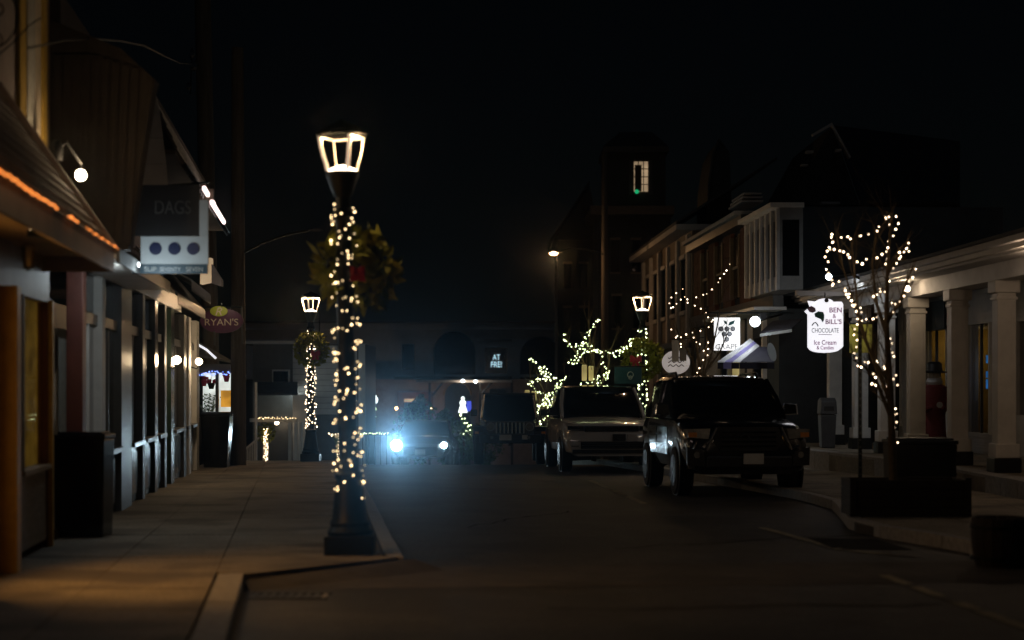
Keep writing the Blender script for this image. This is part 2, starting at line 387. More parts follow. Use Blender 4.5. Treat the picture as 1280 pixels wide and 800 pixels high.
kb = tag(struct(bpy.data.objects.new('kerb', None)), 'pale granite kerb along the left sidewalk'); C.objects.link(kb)
def kerbstones(f, y0, y1, ln, wd, par, sgn=-1, h=.125):
    y = y0
    while y < y1-.1:
        e = min(y1, y+ln*random.uniform(.8, 1.15)); j = random.uniform(-.006, .006)
        MB().prism([(f(y)+j, y+.005, gz(y)-.1), (f(e)+j, e-.005, gz(e)-.1), (f(e)+sgn*wd, e-.005, gz(e)-.1), (f(y)+sgn*wd, y+.005, gz(y)-.1)], (0, 0, h+.1+random.uniform(-.004, .004))).build('kerb_stone', 'granite', par, bevel=.012)
        y = e
kerbstones(kerbIn, 8, 16.35, 1.5, .235, kb)
kerbstones(kerbL, 18.15, 47.9, 1.9, .17, kb)
drain = thing('drain_grate', 'dark slotted drain grate in the road by the left kerb end', 'drain', (W(360, 745, 14.5).x, 14.5, gz(14.5)+.003))
for i in range(9):
    x, y = gp(318+i*11, 746); MB().box(x-.018, x+.018, y-.16, y+.16, gz(y)+.004, gz(y)+.012).build('bar', 'granite' if i == 8 else 'iron', drain)
x0, y0 = gp(312, 746); x1, _ = gp(412, 746)
for e in (-.2, .165): MB().box(x0, x1, y0+e, y0+e+.035, gz(y0)+.002, gz(y0)+.014).build('frame', 'iron', drain)

sr = tag(struct(bpy.data.objects.new('pavement', None)), 'concrete pavement in front of the porch shop'); C.objects.link(sr)
mb = MB()
yy = [-4, 6, 12, 20, 23, 26, 28.5, 31, 35.5, 40, 46, 52, 60, 80]
for a, b in zip(yy, yy[1:]):
    mb.prism([(kerbR(a)+.05, a, gz(a)-.05), (40, a, gz(a)-.05), (40, b, gz(b)-.05), (kerbR(b)+.05, b, gz(b)-.05)], (0, 0, .17))
mb.build('bed', 'joint', sr)
Ys = [20+1.6*i for i in range(20)]
for a, b in zip(Ys, Ys[1:]):
    if b > 47: break
    c0 = lambda Y: kerbR(Y)+.2
    wid = max(1.2, (P.p(a, 0, .5).x-c0(a))/3)
    for i in range(4):
        slab([(c0(a)+wid*i, a), (c0(a)+wid*(i+1), a), (c0(b)+wid*(i+1), b), (c0(b)+wid*i, b)], sr, 'concrete', .15)
kr = tag(struct(bpy.data.objects.new('kerb', None)), 'granite kerb curving round the porch pavement'); C.objects.link(kr)
kerbstones(kerbR, 16, 60, 1.7, .17, kr, 1, .155)

# ------------------------------------------------------------------ lamp posts
bulb_m = {k+str(i): ico(r, k+str(i)) for k, r in (('bulb_warm', .016), ('bulb_white', .0165), ('bulb_green', .0175), ('bulb_amber', .02), ('bulb_blue', .02)) for i in range(3)}
def light_string(paths, kind, label, group, cat='light string', sc=1, wire=.004, step=None, jit=.02):
    """paths: list of 3d polylines; a bulb at each point (or every step along)"""
    base = Vector(paths[0][-1]); t = thing('light_string', label, cat, base, group)
    mw = MB(); k = 0
    for pts in paths:
        pts = [Vector(p) for p in pts]
        if step:
            q = []
            for a, b in zip(pts, pts[1:]):
                n = max(1, round((b-a).length/step))
                q += [a+(b-a)*(i/n) for i in range(n)]
            pts = q+[pts[-1]]
        pts = [p+Vector([random.uniform(-jit, jit) for _ in '123']) for p in pts]
        if len(pts) > 1: mw.tube(pts, wire, 3)
        for p in pts:
            inst('bulb', bulb_m[kind+random.choice('01112')], p+Vector((0, 0, -.012)), t, sc=sc*random.uniform(.7, 1.2))
    mw.build('wire', 'wire', t)
    return t
def leaf_ring(c, R0, r0, n, m, ln, seed=1, squash=.6, broad=.25):
    rnd = random.Random(seed); b = MB()
    for i in range(n):
        a = rnd.uniform(0, 2*math.pi); q = rnd.uniform(0, 2*math.pi); rr = r0*rnd.random()**.5
        o = Vector((math.cos(a)*(R0+rr*math.cos(q)), rr*math.sin(q)*squash, math.sin(a)*(R0+rr*math.cos(q))))
        d = (Vector((math.cos(a)*math.cos(q), math.sin(q)*squash, math.sin(a)*math.cos(q)))*.8+Vector((-math.sin(a), 0, math.cos(a)))*rnd.choice((-1, 1))*.7+Vector([rnd.uniform(-.7, .7) for _ in '123'])).normalized()
        l = ln*rnd.uniform(.6, 1.35); s = d.cross(Vector([rnd.uniform(-1, 1) for _ in '123'])).normalized()*l*broad
        p = Vector(c)+o; b.add([p, p+d*l*.45+s, p+d*l, p+d*l*.45-s], [(0, 1, 2, 3)])
    return b
def lamp_post(loc, label, tilt, energy, yaw):
    t = thing('lamp_post', label, 'lamp post', loc, 'decorated street lamp posts', ry=tilt)
    g = lambda b, n, m, sm=True, par=None, bv=0: b.build(n, m, par or t, smooth=sm, local=True, bevel=bv)
    g(MB().box(-.255, .255, -.255, .255, 0, .2), 'plinth', 'iron', False, bv=.012)
    g(MB().lathe([(.235, .2), (.245, .24), (.21, .29), (.215, .33), (.19, .37), (.175, .5), (.15, .68), (.135, .78), (.15, .8), (.15, .84), (.12, .87)], n=20), 'flared_base', 'iron')
    g(MB().lathe([(.112, .86), (.10, 1.6), (.09, 2.6), (.08, 3.5), (.085, 3.52), (.11, 3.55), (.11, 3.6), (.08, 3.63), (.075, 3.75), (.1, 3.78), (.13, 3.86), (.16, 3.95), (.175, 3.98), (.175, 4.02)], n=20), 'pole', 'iron')
    # lantern cage
    ln = MB().lathe([(.15, 4.02), (.15, 4.045), (.1, 4.06), (.05, 4.085), (.01, 4.09)], n=16).build('lantern', 'lantern', t, smooth=True, local=True)
    zs = [(4.03, .165), (4.1, .178), (4.18, .205), (4.28, .23), (4.385, .245)]
    for k in range(4):
        a = yaw+k*math.pi/2
        pts = [(math.cos(a)*r, math.sin(a)*r, z) for z, r in zs]
        fb = MB().tube(pts, .021 if k in (0, 3) else .009, 6)
        fb.build('frame_bar', 'frame_glow', ln, local=True)
    for k in range(4):
        a = yaw+k*math.pi/2; b = a+math.pi/2
        MB().tube([(math.cos(a)*.245, math.sin(a)*.245, 4.385), (math.cos(b)*.245, math.sin(b)*.245, 4.385)], .013, 5).build('top_rail', 'iron' if k == 3 else 'frame_glow', ln, local=True)
    for k in range(4):
        a = yaw+k*math.pi/2; b = a+math.pi/2; q = lambda an, r, z: (math.cos(an)*r, math.sin(an)*r, z)
        MB().add([q(a, .15, 4.04), q(b, .15, 4.04), q(b, .23, 4.375), q(a, .23, 4.375)], [(0, 1, 2, 3)]).build('pane', 'glass_clear', ln, local=True)
    g(MB().lathe([(.27, 4.405), (.265, 4.43), (.17, 4.5), (.06, 4.54), (.03, 4.56), (.001, 4.58)], n=16), 'cap', 'soot')
    lamp('glow', (-.19, -.085, 4.34), energy*.6, (1, .62, .32), t, rad=.03, local=True)
    lamp('glow', (.19, -.085, 4.34), energy*.9, (1, .62, .32), t, rad=.03, local=True)
    return t
def wrapped_lights(loc, tilt, z0, z1, n, kind, label, sc, r=.135, turns=9, seed=3):
    rnd = random.Random(seed); pts = []
    for i in range(n):
        z = z0+(z1-z0)*i/n+rnd.uniform(-.06, .06); a = 2*math.pi*turns*i/n+rnd.uniform(-1.5, 1.5)
        rad = r*(1.12-.25*(z-z0)/(z1-z0))
        pts.append(Vector(loc)+Vector((math.cos(a)*rad+math.sin(tilt)*z, math.sin(a)*rad, z)))
    return light_string([pts], kind, label, 'lights wrapped round lamp posts', sc=sc)
def wreath(c, R0, r0, label, bow, n=900, ln=.11, seed=1):
    t = thing('wreath', label, 'wreath', c, 'wreaths on the lamp posts')
    f = leaf_ring(c, R0, r0, n, 'fir', ln, seed).build('foliage', 'fir', t); f['kind'] = 'stuff'
    ring = MB(); ring.tube([Vector(c)+Vector((math.cos(a)*R0, 0, math.sin(a)*R0)) for a in [i*math.pi/12 for i in range(25)]], .035, 5); ring.build('hoop', 'wire', t)
    if bow:
        bw, b = bow, MB(); bc = Vector(c)+Vector(bw[:3])
        for s0 in (-1, 1):
            b.loft([[bc+Vector((s0*x, y*dy, z*dz)) for y, z in ((-1, -1), (1, -1), (1, 1), (-1, 1))] for x, dy, dz in ((0, .02, .025), (bw[3]*.5, .05, bw[3]*.55), (bw[3], .04, bw[3]*.62), (bw[3]*1.05, .01, bw[3]*.3))])
            b.loft([[bc+Vector((s0*(.02+k*bw[3]*.35), y*.012, -k*bw[3]*1.5)) + Vector((z*.04, 0, 0)) for y, z in ((-1, -1), (1, -1), (1, 1), (-1, 1))] for k in (0, .5, 1)])
        b.build('bow', 'red_bow', t, smooth=True)
    return t
L1 = Vector((-1.70, 18.55, gz(18.55)+.12)); L2 = Vector((-5.42, 47.4, gz(47.4)+.12)); L3 = Vector((3.52, 47.5, gz(47.5)+.15))
T1 = -.022
lamp_post(L1, 'tall dark street lamp post nearest the camera, its flared base by the kerb', T1, 30, R(-65))
lamp_post(L2, 'smaller looking lit street lamp post at the far end of the left sidewalk', 0, 80, R(-100))
lamp_post(L3, 'lit street lamp post rising between the silver and black cars', 0, 45, R(-88))
wrapped_lights(L1, T1, .55, 3.66, 235, 'bulb_warm', 'sparse warm fairy lights round the nearest lamp post', .64, .14, 13, 3)
wrapped_lights(L2, 0, .85, 3.5, 190, 'bulb_white', 'dense white fairy lights round the far lamp post by the porch house', 1.0, .13, 17, 5)
wrapped_lights(L3, 0, .85, 3.55, 135, 'bulb_green', 'dense fairy lights round the lamp post between the parked cars', 1.05, .13, 16, 9)
c = L1+Vector((0, .10, 3.02)); c.x = (444-640)/FP*18.65
wreath(c, .27, .11, 'large wreath of broad leaves on the nearest lamp post', (.05, -.26, -.05, .075), 460, .18, 4)
wreath(L2+Vector((.04, -.16, 3.0)), .32, .13, 'lit green wreath with red ribbon on the far left lamp post', (.12, -.12, -.1, .12), 1500, .10, 6)
wreath(L3+Vector((0, -.16, 2.72)), .38, .16, 'lit green wreath with red ribbon behind the silver car', (-.2, -.12, 0, .15), 1500, .11, 8)

# ------------------------------------------------------------------ left: the yellow-trimmed shop
base = lambda Y: gz(Y)+.12
b1 = thing('corner_shop', 'shop with mustard trim and curtained window nearest on the left', 'shop', L.p(17, base(17)))
Z0 = -.3
YE = 19.5
# piers and bulkhead (w = 0 is the facade)
L.obj('wall', 'clap_brown', b1, 9.0, 14.1, Z0, 3.0, -.3, 0)
L.obj('light_baffle', 'clap_brown', b1, 14.0, 14.18, Z0, 3.0, .003, .42)  # unseen baffle added to cut off the shop window's light on the near side
L.obj('bulkhead', 'clap_brown', b1, 14.18, 16.55, Z0, .45, -.28, -.02)
L.obj('shop_window', 'window_glow', b1, 14.2, 15.5, .45, 2.5, -.2, -.16)
L.obj('wall_pier', 'clap_brown', b1, 15.5, 16.6, .45, 2.5, -.28, -.02)
L.obj('header', 'fascia', b1, 14.18, YE, 2.5, 3.0, -.3, .02)
post_y = L.at(13, 600, .12)[0]
L.obj('post', 'trim_yellow', b1, post_y-.1, post_y+.13, base(17)-.02, 2.52, .03, .2, .01)
y0, y1 = L.at(24, 500)[0], L.at(59, 500)[0]
for i in range(9):            # clapboards under the window
    z = -.1+i*.085
    L.obj('clapboard', 'clap_brown', b1, y0+.02, y1, z, z+.082, -.05, .012-.001*i)
L.obj('sill', 'fascia', b1, y0+.02, y1+.03, .67, .72, -.05, .06)
bw = MB()                     # pleated curtain in the window
nf = 26
vs = []
for i in range(nf+1):
    y = y0+.1+(y1-y0-.16)*i/nf
    for z in (.72, 2.5): vs.append(L.p(y, z, -.10+.018*math.sin(i*2.4)+.008*math.sin(i*1.1)))
bw.add(vs, [(2*i, 2*i+2, 2*i+3, 2*i+1) for i in range(nf)]); bw.build('curtain', 'curtain_lit', b1)
L.obj('window_frame', 'wood_dark', b1, y0, y0+.1, .72, 2.5, -.05, .04)
L.obj('window_frame', 'trim_yellow', b1, y1-.07, y1+.01, base(18.6)-.02, 2.52, -.05, .07)
L.obj('pane', 'glass', b1, y0+.1, y1-.07, .72, 2.5, -.03, -.022)
L.obj('door', 'door_red', b1, y1+.05, YE-.12, base(19)-.03, 2.4, -.35, -.3)
L.obj('side_pier', 'door_red', b1, YE-.12, YE+.12, base(19)-.03, 2.55, -.3, .02)
L.obj('hinge_plate', 'fascia', b1, y1+.1, y1+.22, 1.2, 1.72, .0, .06)
# eave, soffit and fascia
L.obj('soffit', 'fascia', b1, 9, 19.05, 2.98, 3.02, .02, .74)
L.obj('fascia_board', 'fascia', b1, 9, 19.08, 2.82, 3.04, .742, .775)
L.obj('end_board', 'fascia', b1, 19.082, 19.12, 2.82, 3.04, .02, .77)
# shingled skirt roof with a hipped end
top = lambda t: t
mb = MB(); A, B_, Cc, D = L.p(9, 3.03, .78), L.p(19.1, 3.03, .78), L.p(16.5, 4.35, 0), L.p(9, 4.35, 0)
mb.prism([A, B_, Cc, D], (0, 0, -.02)); mb.prism([B_, L.p(19.6, 3.03, .0), Cc], (0, 0, -.02)); sk = mb.build('skirt_roof', 'shingle', b1)
rows = 11
slope = [(.78*(1-i/rows), 3.045+1.32*i/rows) for i in range(rows+1)]
for i in range(rows):
    yend = 19.1-2.6*(i+.5)/rows; y = 12.2+.13*(i % 2)
    while y < yend-.02:
        e = min(yend, y+random.uniform(.26, .40))
        (w0, z0), (w1, z1) = slope[i], slope[i+1]; lift = .016
        MB().hexa([L.p(y+.004, z0, w0), L.p(e-.004, z0, w0), L.p(e-.004, z1, w1), L.p(y+.004, z1, w1),
                   L.p(y+.004, z0+lift, w0+lift), L.p(e-.004, z0+lift, w0+lift), L.p(e-.004, z1+.004, w1+.003), L.p(y+.004, z1+.004, w1+.003)]).build('shingle', 'shingle', sk)
        y = e
MB().tube([B_+Vector((0, 0, .03)), Cc+Vector((0, 0, .05))], .05, 6).build('hip_cap', 'stucco', sk)
# upper storey
L.obj('upper_wall', 'stucco', b1, 9, YE, 3.0, 7.2, -.3, -.01)
u0, u1 = L.at(21, 60)[0], L.at(55, 60)[0]
for k, (a, b_, m_) in enumerate(((0, .20, 'trim_yellow'), (.2, .34, 'wood_dark'), (.34, .62, 'curtain_lace'), (.62, .84, 'cream'), (.84, 1, 'trim_yellow'))):
    L.obj('window_trim' if k in (0, 4) else 'drape', m_, b1, u0+(u1-u0)*a, u0+(u1-u0)*b_, 4.05 if k != 4 else 3.75, 6.6, -.005, .035 if k in (0, 4) else .012)
L.obj('pane', 'glass_clear', b1, u0+(u1-u0)*.16, u0+(u1-u0)*.86, 4.1, 6.6, .016, .02)
L.obj('corner_board', 'wood_dark', b1, YE-.12, YE+.02, 3.3, 7.2, 0, .02)
# amber rope light under the eave
pts = []
for a, b_ in ((0, 72), (82, 95), (105, 147)):
    for px in range(a-20 if a == 0 else a, b_, 4):
        Yq = L.Y(px, .80); pts.append((Yq, px))
t = thing('rope_light', 'amber rope light strung along the eave of the mustard-trimmed shop', 'rope light', L.p(18.5, 3.06, .82))
run = []
last = None
for Yq, px in pts:
    if last and px-last > 6: MB().tube(run, .007, 5).build('lit_tube', 'bulb_amber1', t); run = []
    run.append(L.p(Yq, 3.075+.012*math.sin(px*.9), .815+.01*math.sin(px*1.7))); last = px
MB().tube(run, .007, 5).build('lit_tube', 'bulb_amber0', t)
for Yq, px in pts[::2]: inst('bulb', bulb_m['bulb_amber1'], L.p(Yq, 3.07, .822), t, sc=.55)
# lantern under the soffit
c = W(35, 322, 17.2)
t = thing('hanging_lantern', 'small unlit lantern under the eave above the curtained window', 'lantern', c)
MB().lathe([(.02, .16), (.07, .12), (.075, .1), (.05, -.08), (.055, -.1), (.01, -.13)], c, 8).build('body', 'chrome', t, True)
MB().tube([c+Vector((0, 0, .15)), (c.x, c.y, 2.98)], .008, 5).build('stem', 'iron', t)
c = L.p(15.7, 2.975, .5)
t = thing('downlight', 'recessed downlight in the eave soffit over the near sidewalk', 'lamp', c)
MB().lathe([(.085, -.06), (.095, -.06), (.095, 0), (.085, 0)], c, 16).build('ring', 'iron', t); MB().lathe([(.08, .0), (.08, -.005)], c, 16).build('lens', 'globe', t)
lamp('glow', c+Vector((0, 0, -.09)), 135, (1, .48, .11), t, 'SPOT', .06, (.68, .16, -1), 1.55, .6)
# iron scroll bracket
t = thing('scroll_bracket', 'curled wrought iron bracket on the grey wall at the top left edge', 'bracket', W(0, 70, 16.8))
mb = MB()
def arcpx(cx, cy, r, a0, a1, Y, n=14): return [W(cx+r*math.cos(R(a)), cy-r*math.sin(R(a)), Y) for a in [a0+(a1-a0)*i/n for i in range(n+1)]]
mb.tube(arcpx(-22, 20, 44, -60, 40, 16.2), .008, 5); mb.tube(arcpx(-4, 12, 8, -120, 110, 16.2), .007, 5); mb.tube(arcpx(-6, 50, 9, -90, 80, 16.2), .007, 5)
mb.build('scroll', 'iron', t)
MB().tube([W(-6, 72, 16.2), W(20, 50, 16.6), W(36, 32, 17.0), W(52, 22, 17.6)], .008, 5).build('stay', 'iron', t)
# flood lamp
c = W(101, 219, 18.7)
t = thing('flood_lamp', 'glaring warm flood bulb above the end of the eave', 'lamp', c)
MB().ball(c, .058, 12, 8).build('bulb', 'flood', t, True)
h = W(70, 189, 18.6)
MB().lathe([(.07, -.1), (.08, .02), (.05, .1), (.02, .12)], h, 10).build('housing', 'black', t, True)
MB().tube([h, h+Vector((.1, .05, .1)), c+Vector((0, .05, .12)), c+Vector((0, 0, .05))], .015, 6).build('arm', 'black', t)
lamp('glow', c+Vector((.02, -.09, 0)), 24, (1, .72, .42), t, rad=.05)
# cable
t = tag(MB().tube([W(36, 60, 17.6), W(55, 56, 18), W(80, 50, 19), W(115, 48, 20.5), W(150, 51, 22), W(180, 57, 24), W(205, 70, 26), W(225, 79, 38), W(240, 80, 52)], .012, 5).build('overhead_cable', 'grey_paint'), 'dark cable looping from the grey wall to the utility pole', 'cable')

# ------------------------------------------------------------------ left: brown gabled neighbour and its shop front
b2 = thing('brown_shop', 'dark brown building with grey shop front beyond the mustard-trimmed shop', 'shop', L.p(24, base(24)))
mb = MB(); g0 = [(52, 20), (150, 60), (194, 100), (190, 115), (160, 312), (100, 318), (52, 300)]
mb.prism([W(x, y, 20.3) for x, y in g0], (0, .25, 0)); ew = mb.build('end_wall', 'wood_stain', b2)
for i in range(9):            # vertical boards over the end wall
    a = 66+i*11; lo = lambda x: 312-.05*(x-160); hi = lambda x: 58+.34*(x-100) if x > 100 else 60
    MB().hexa([W(a, 305, 20.27), W(a+9.6, 305, 20.27), W(a+9.6, 305, 20.3), W(a, 305, 20.3), W(a+1+i*1.2, hi(a)+8, 20.27), W(a+10.4+i*1.2, hi(a)+8, 20.27), W(a+10.4+i*1.2, hi(a)+8, 20.3), W(a+1+i*1.2, hi(a)+8, 20.3)]).build('board', 'wood_stain', ew)
L.obj('core_wall', 'wood_dark', b2, 20.6, 36.5, 3.35, 6.2, -3.5, -.02)
# narrow grey boarded gable strip
sp = [((191, 109), (193, 109), (199, 140), (183, 140)), ((183, 141), (199, 141), (203, 172), (178, 172)), ((178, 173), (203, 173), (207, 204), (174, 204)), ((174, 205), (207, 205), (210, 238), (170, 238))]
for q in sp: MB().prism([W(x, y, 23.5+.02*i) for i, (x, y) in enumerate(q)], (0, .05, 0)).build('gable_board', 'siding_white', b2)
# shop front : piers, panes, transoms, bulkhead
FT = 3.08
L.obj('frieze', 'grey_paint', b2, 20.55, 36.6, FT, FT+.3, -.1, .1)
L.obj('canopy', 'white_wood', b2, 19.9, 26.5, FT-.06, FT-.003, .12, .70)
L.obj('canopy_edge', 'grey_paint', b2, 19.9, 26.5, FT-.1, FT+.06, .702, .74)
L.obj('back_wall', 'black', b2, 20.6, 36.4, -.4, FT, -1.9, -1.8)
L.obj('floor', 'wood_dark', b2, 20.6, 36.4, -.42, -.1, -1.8, -.06)
piers = [(103.5, 108), (128, 132), (152, 165), (178.5, 181.5), (194, 197.5), (206, 208.5), (214, 218), (230, 233), (236, 239), (246, 249)]
py_ = []
for a, b_ in piers:
    a, b_ = L.Y(a, .1), L.Y(b_, .1); py_.append((a, b_))
for k, (a, b_) in enumerate(py_):
    L.obj('pier', ('door_red', 'white_wood', 'grey_paint', 'grey_dark', 'green_dark', 'grey_dark', 'green_dark', 'grey_dark', 'white_wood', 'white_wood')[k], b2, a, max(b_, a+.12), base(a)-.05, FT, -.1, .1, .01)
for k in range(len(py_)-1):
    a, b_ = py_[k][1]+.003, py_[k+1][0]-.003
    if k == 5: continue
    sill = .62
    L.obj('bulkhead', 'green_dark', b2, a, b_, base(a)-.05, sill, -.08, .02)
    L.obj('panel', 'blackgloss', b2, a+.12, b_-.12, base(a)+.12, sill-.1, .02, .04, .008)
    L.obj('sill', 'grey_paint' if k != 2 else 'green_dark', b2, a, b_, sill, sill+.07, -.1, .15)
    L.obj('pane', 'glass', b2, a+.04, b_-.04, sill+.12, 2.35, -.02, -.012)
    L.obj('transom', 'grey_paint', b2, a, b_, 2.38, 2.52, -.06, .04)
    L.obj('pane', 'glass_dark', b2, a+.03, b_-.03, 2.55, FT-.04, -.02, -.012)
    L.obj('mullion', 'white_wood' if k in (0, 4) else 'grey_dark', b2, (a+b_)/2-.03, (a+b_)/2+.03, sill+.07, 2.38, -.05, .03)
# curtain glimpsed in the first window
a, b_ = py_[1][1], py_[2][0]
L.obj('blind', 'window_yellow', b2, a+.15, a+.75, .75, 2.3, -.5, -.46)
a, b_ = py_[0][1], py_[1][0]
L.obj('blind', 'curtain_lace', b2, a+.1, b_-.1, .3, 2.3, -.3, -.27)
c = L.p(20.9, FT-.105, .42)
t = thing('canopy_lamp', 'cold white lamp tucked under the pale shop canopy', 'lamp', c)
MB().lathe([(.09, .03), (.1, 0), (.06, -.03), (.01, -.04)], c, 10).build('lens', 'cold', t, True); MB().lathe([(.11, .038), (.11, .02)], c, 10).build('rim', 'black', t)
lamp('glow', c+Vector((0, 0, -.16)), 7, (.82, .94, 1), t, rad=.05)
# globe sconces
for px, py, w_, lab in ((221, 450, .28, 'glowing globe sconce on the shop front, nearer one'), (248.5, 452, .26, 'glowing globe sconce on the shop front, farther one by the lit display window')):
    Yq, z = L.at(px, py, w_); c = L.p(Yq, z, w_)
    t = thing('wall_sconce', lab, 'sconce', c, 'globe sconces on the shop front')
    MB().ball(c, .08, 14, 8).build('globe', 'globe', t, True)
    MB().tube([c+Vector((0, 0, -.1)), c+Vector((0, 0, -.16))-L.n*.05, L.p(Yq, z-.1, .02)], .018, 6).build('arm', 'iron', t)
    lamp('glow', c+L.n*.14, 40, (1, .72, .42), t, rad=.1)
# tiled eave at the upper storey with strip lamps
b3 = thing('tiled_eave', 'silvery shingled eave with chain trim jutting over the sidewalk', 'eave', L.p(30, 5.0, .6))
ya, yb = L.Y(219, 1.0), L.Y(281, 1.0)
rows3 = 5
L.obj('soffit_board', 'wood_dark', b3, ya, yb, 4.78, 4.84, -.05, 1.0)
L.obj('top_board', 'wood_dark', b3, ya, yb, 5.6, 5.66, -.05, .7)
mb = MB(); mb.prism([L.p(ya, 4.84, 1.0), L.p(yb, 4.84, 1.0), L.p(yb, 5.62, .66), L.p(ya, 5.62, .66)], (0, 0, -.03)); dk = mb.build('deck', 'wood_dark', b3)
for i in range(rows3):
    y = ya+.1*(i % 2)
    while y < yb-.05:
        e = min(yb, y+random.uniform(.5, .8)); w0, z0, w1, z1 = 1.02-.07*i, 4.85+.155*i, 1.02-.07*(i+1), 4.85+.155*(i+1)
        MB().hexa([L.p(y+.01, z0, w0), L.p(e-.01, z0, w0), L.p(e-.01, z1, w1), L.p(y+.01, z1, w1), L.p(y+.01, z0+.03, w0+.01), L.p(e-.01, z0+.03, w0+.01), L.p(e-.01, z1+.01, w1), L.p(y+.01, z1+.01, w1)]).build('shingle', 'shingle_grey', dk)
        y = e
ch = MB(); y = ya+1.0; k = 0
while y < yb:
    cc = L.p(y, 4.74, 1.05); ch.tube([cc+(L.d*math.cos(a)*.10+Vector((0, 0, math.sin(a)*.07)) if k % 2 else L.n*math.cos(a)*.05+L.d*math.sin(a)*.1) for a in [i*math.pi/4 for i in range(9)]], .012, 4); y += .2; k += 1
ch.build('chain_trim', 'rim', b3)
for k, (pa, pb, py) in enumerate(((255, 267.5, 245), (264.5, 280, 265))):
    wq_ = 1.12 if k == 0 else 1.2
    yq0, yq1 = L.Y(pa, wq_), L.Y(pb, wq_); zq_ = EYE+(HZ-py)/FP*(yq0+yq1)/2
    t = thing('strip_lamp', ('short pinkish strip lamp under the tiled eave, upper one', 'longer pinkish strip lamp under the tiled eave, lower one')[k], 'strip lamp', L.p(yq0, zq_, wq_), 'strip lamps under the tiled eave')
    L.obj('tube', 'bar_pink', t, yq0, yq1, zq_-.04, zq_+.04, wq_-.03, wq_+.03, .02)
    L.obj('batten', 'wood_dark', t, yq0+.3, yq0+.36, zq_+.042, 4.86, 1.0, wq_+.01)
    lamp('glow', L.p((yq0+yq1)/2, zq_-.1, wq_+.25), 2.5, (1, .76, .66), t, rad=.1)
# small awnings and lit box over the far end of the shop front
def awn(pa, pb, py, w0, w1, h, name, m, lab):
    Ya, z = L.at(pa, py, w1); Yb = L.Y(pb, w1)
    t = thing('awning', lab, 'awning', L.p(Ya, z, .1), 'small awnings over the far shop fronts')
    MB().prism([L.p(Ya, z, w1), L.p(Yb, z, w1), L.p(Yb, z+h, w0), L.p(Ya, z+h, w0)], (0, 0, -.03)).build('cloth', m, t)
    n = max(3, int((Yb-Ya)/.25))
    for i in range(n):
        q0, q1 = Ya+(Yb-Ya)*i/n, Ya+(Yb-Ya)*(i+1)/n
        MB().prism([L.p(q0+.01, z-.03, w1), L.p(q1-.01, z-.03, w1), L.p(q1-.03, z-.15, w1), L.p((q0+q1)/2, z-.19, w1), L.p(q0+.03, z-.15, w1)], L.n*.012).build('scallop', m, t)
    return t
awn(222, 256, 366, .1, .75, .75, 'a', 'grey_paint', 'pale scalloped awning nearer, below the tiled eave')
awn(239, 263, 349, .05, .95, .5, 'b', 'curtain_lace', 'short pale awning tucked under the tiled eave, farther out')
t = thing('sign_box', 'small warm lit sign box above the scalloped awning', 'sign', W(258, 340, 33.5))
MB().prism([W(251, 325, 33.5), W(263, 322, 33.5), W(264, 352, 33.5), W(250, 355, 33.5)], (0, .3, 0)).build('box', 'window_warm', t); MB().prism([W(264.3, 330, 33.4), W(277, 350, 33.4), W(277, 358, 33.4), W(264.3, 354, 33.4)], (0, .2, 0)).build('side', 'white_wood', t)
# L-shaped valance strips right of the frieze (white edges)
# ------------------------------------------------------------------ left signs
t = thing('blade_sign', 'black hanging shop sign with dim lettering above a dotted pale panel', 'sign', W(210, 300, 22.2))
Ys_ = 22.2
def slabpx(pts, m, par, name, Y, th=.05, bev=0): return MB().prism([W(x, y, Y) for x, y in pts], (0, th, 0)).build(name, m, par, bevel=bev)
slabpx([(163, 231), (249, 231), (249, 295), (163, 295)], 'sign_black', t, 'board', Ys_, .06)
lettering('DAGS', W(216, 259, Ys_-.001), .45, .17, 'letter_dim', t)
t2 = thing('blade_sign', 'pale grey sign panel with three navy dots and a blue lettered strip', 'sign', W(218, 330, 22.2))
slabpx([(176, 295.5), (260, 295.5), (260, 330), (176, 330)], 'sign_grey', t2, 'panel', Ys_, .06); slabpx([(249.3, 250), (260, 250), (260, 295.3), (249.3, 295.3)], 'sign_grey', t2, 'side_strip', Ys_, .06)
for x in (194.5, 218, 241.5):
    c = W(x, 311, Ys_); MB().lathe([(.078, 0), (.078, -.012)], c, 28, 'y').build('dot', 'navy', t2)
slabpx([(165, 330.3), (259, 330.3), (259, 342), (165, 342)], 'sign_blue', t2, 'strip', Ys_, .06)
lettering('SLIP', W(188, 336.5, Ys_-.001), .15, .055, 'letter_pale', t2); lettering('SEVENTY', W(213, 336.5, Ys_-.001), .26, .05, 'sign_grey', t2); lettering('SEVEN', W(243, 336.5, Ys_-.001), .21, .055, 'letter_pale', t2)
MB().tube([W(158, 300, 22.25), W(158, 236, 22.25), W(262, 228, 22.25)], .015, 6).build('hanger', 'iron', t)
MB().tube([W(158, 236, 22.25), L.p(22.2, EYE+(HZ-236)/FP*22.2, -.02)], .015, 6).build('bracket', 'iron', t)
c = W(171, 331, 22.0)
tl = thing('sign_lamp', 'small glaring lamp at the corner of the dotted sign', 'lamp', c)
MB().ball(c, .036, 10, 6).build('bulb', 'cold', tl, True); MB().tube([c+Vector((0, .03, 0)), W(168, 331, 22.25)], .02, 6).build('socket', 'black', tl)
lamp('glow', c+Vector((.22, -.42, -.16)), 17, (.78, .92, 1), tl, rad=.03)
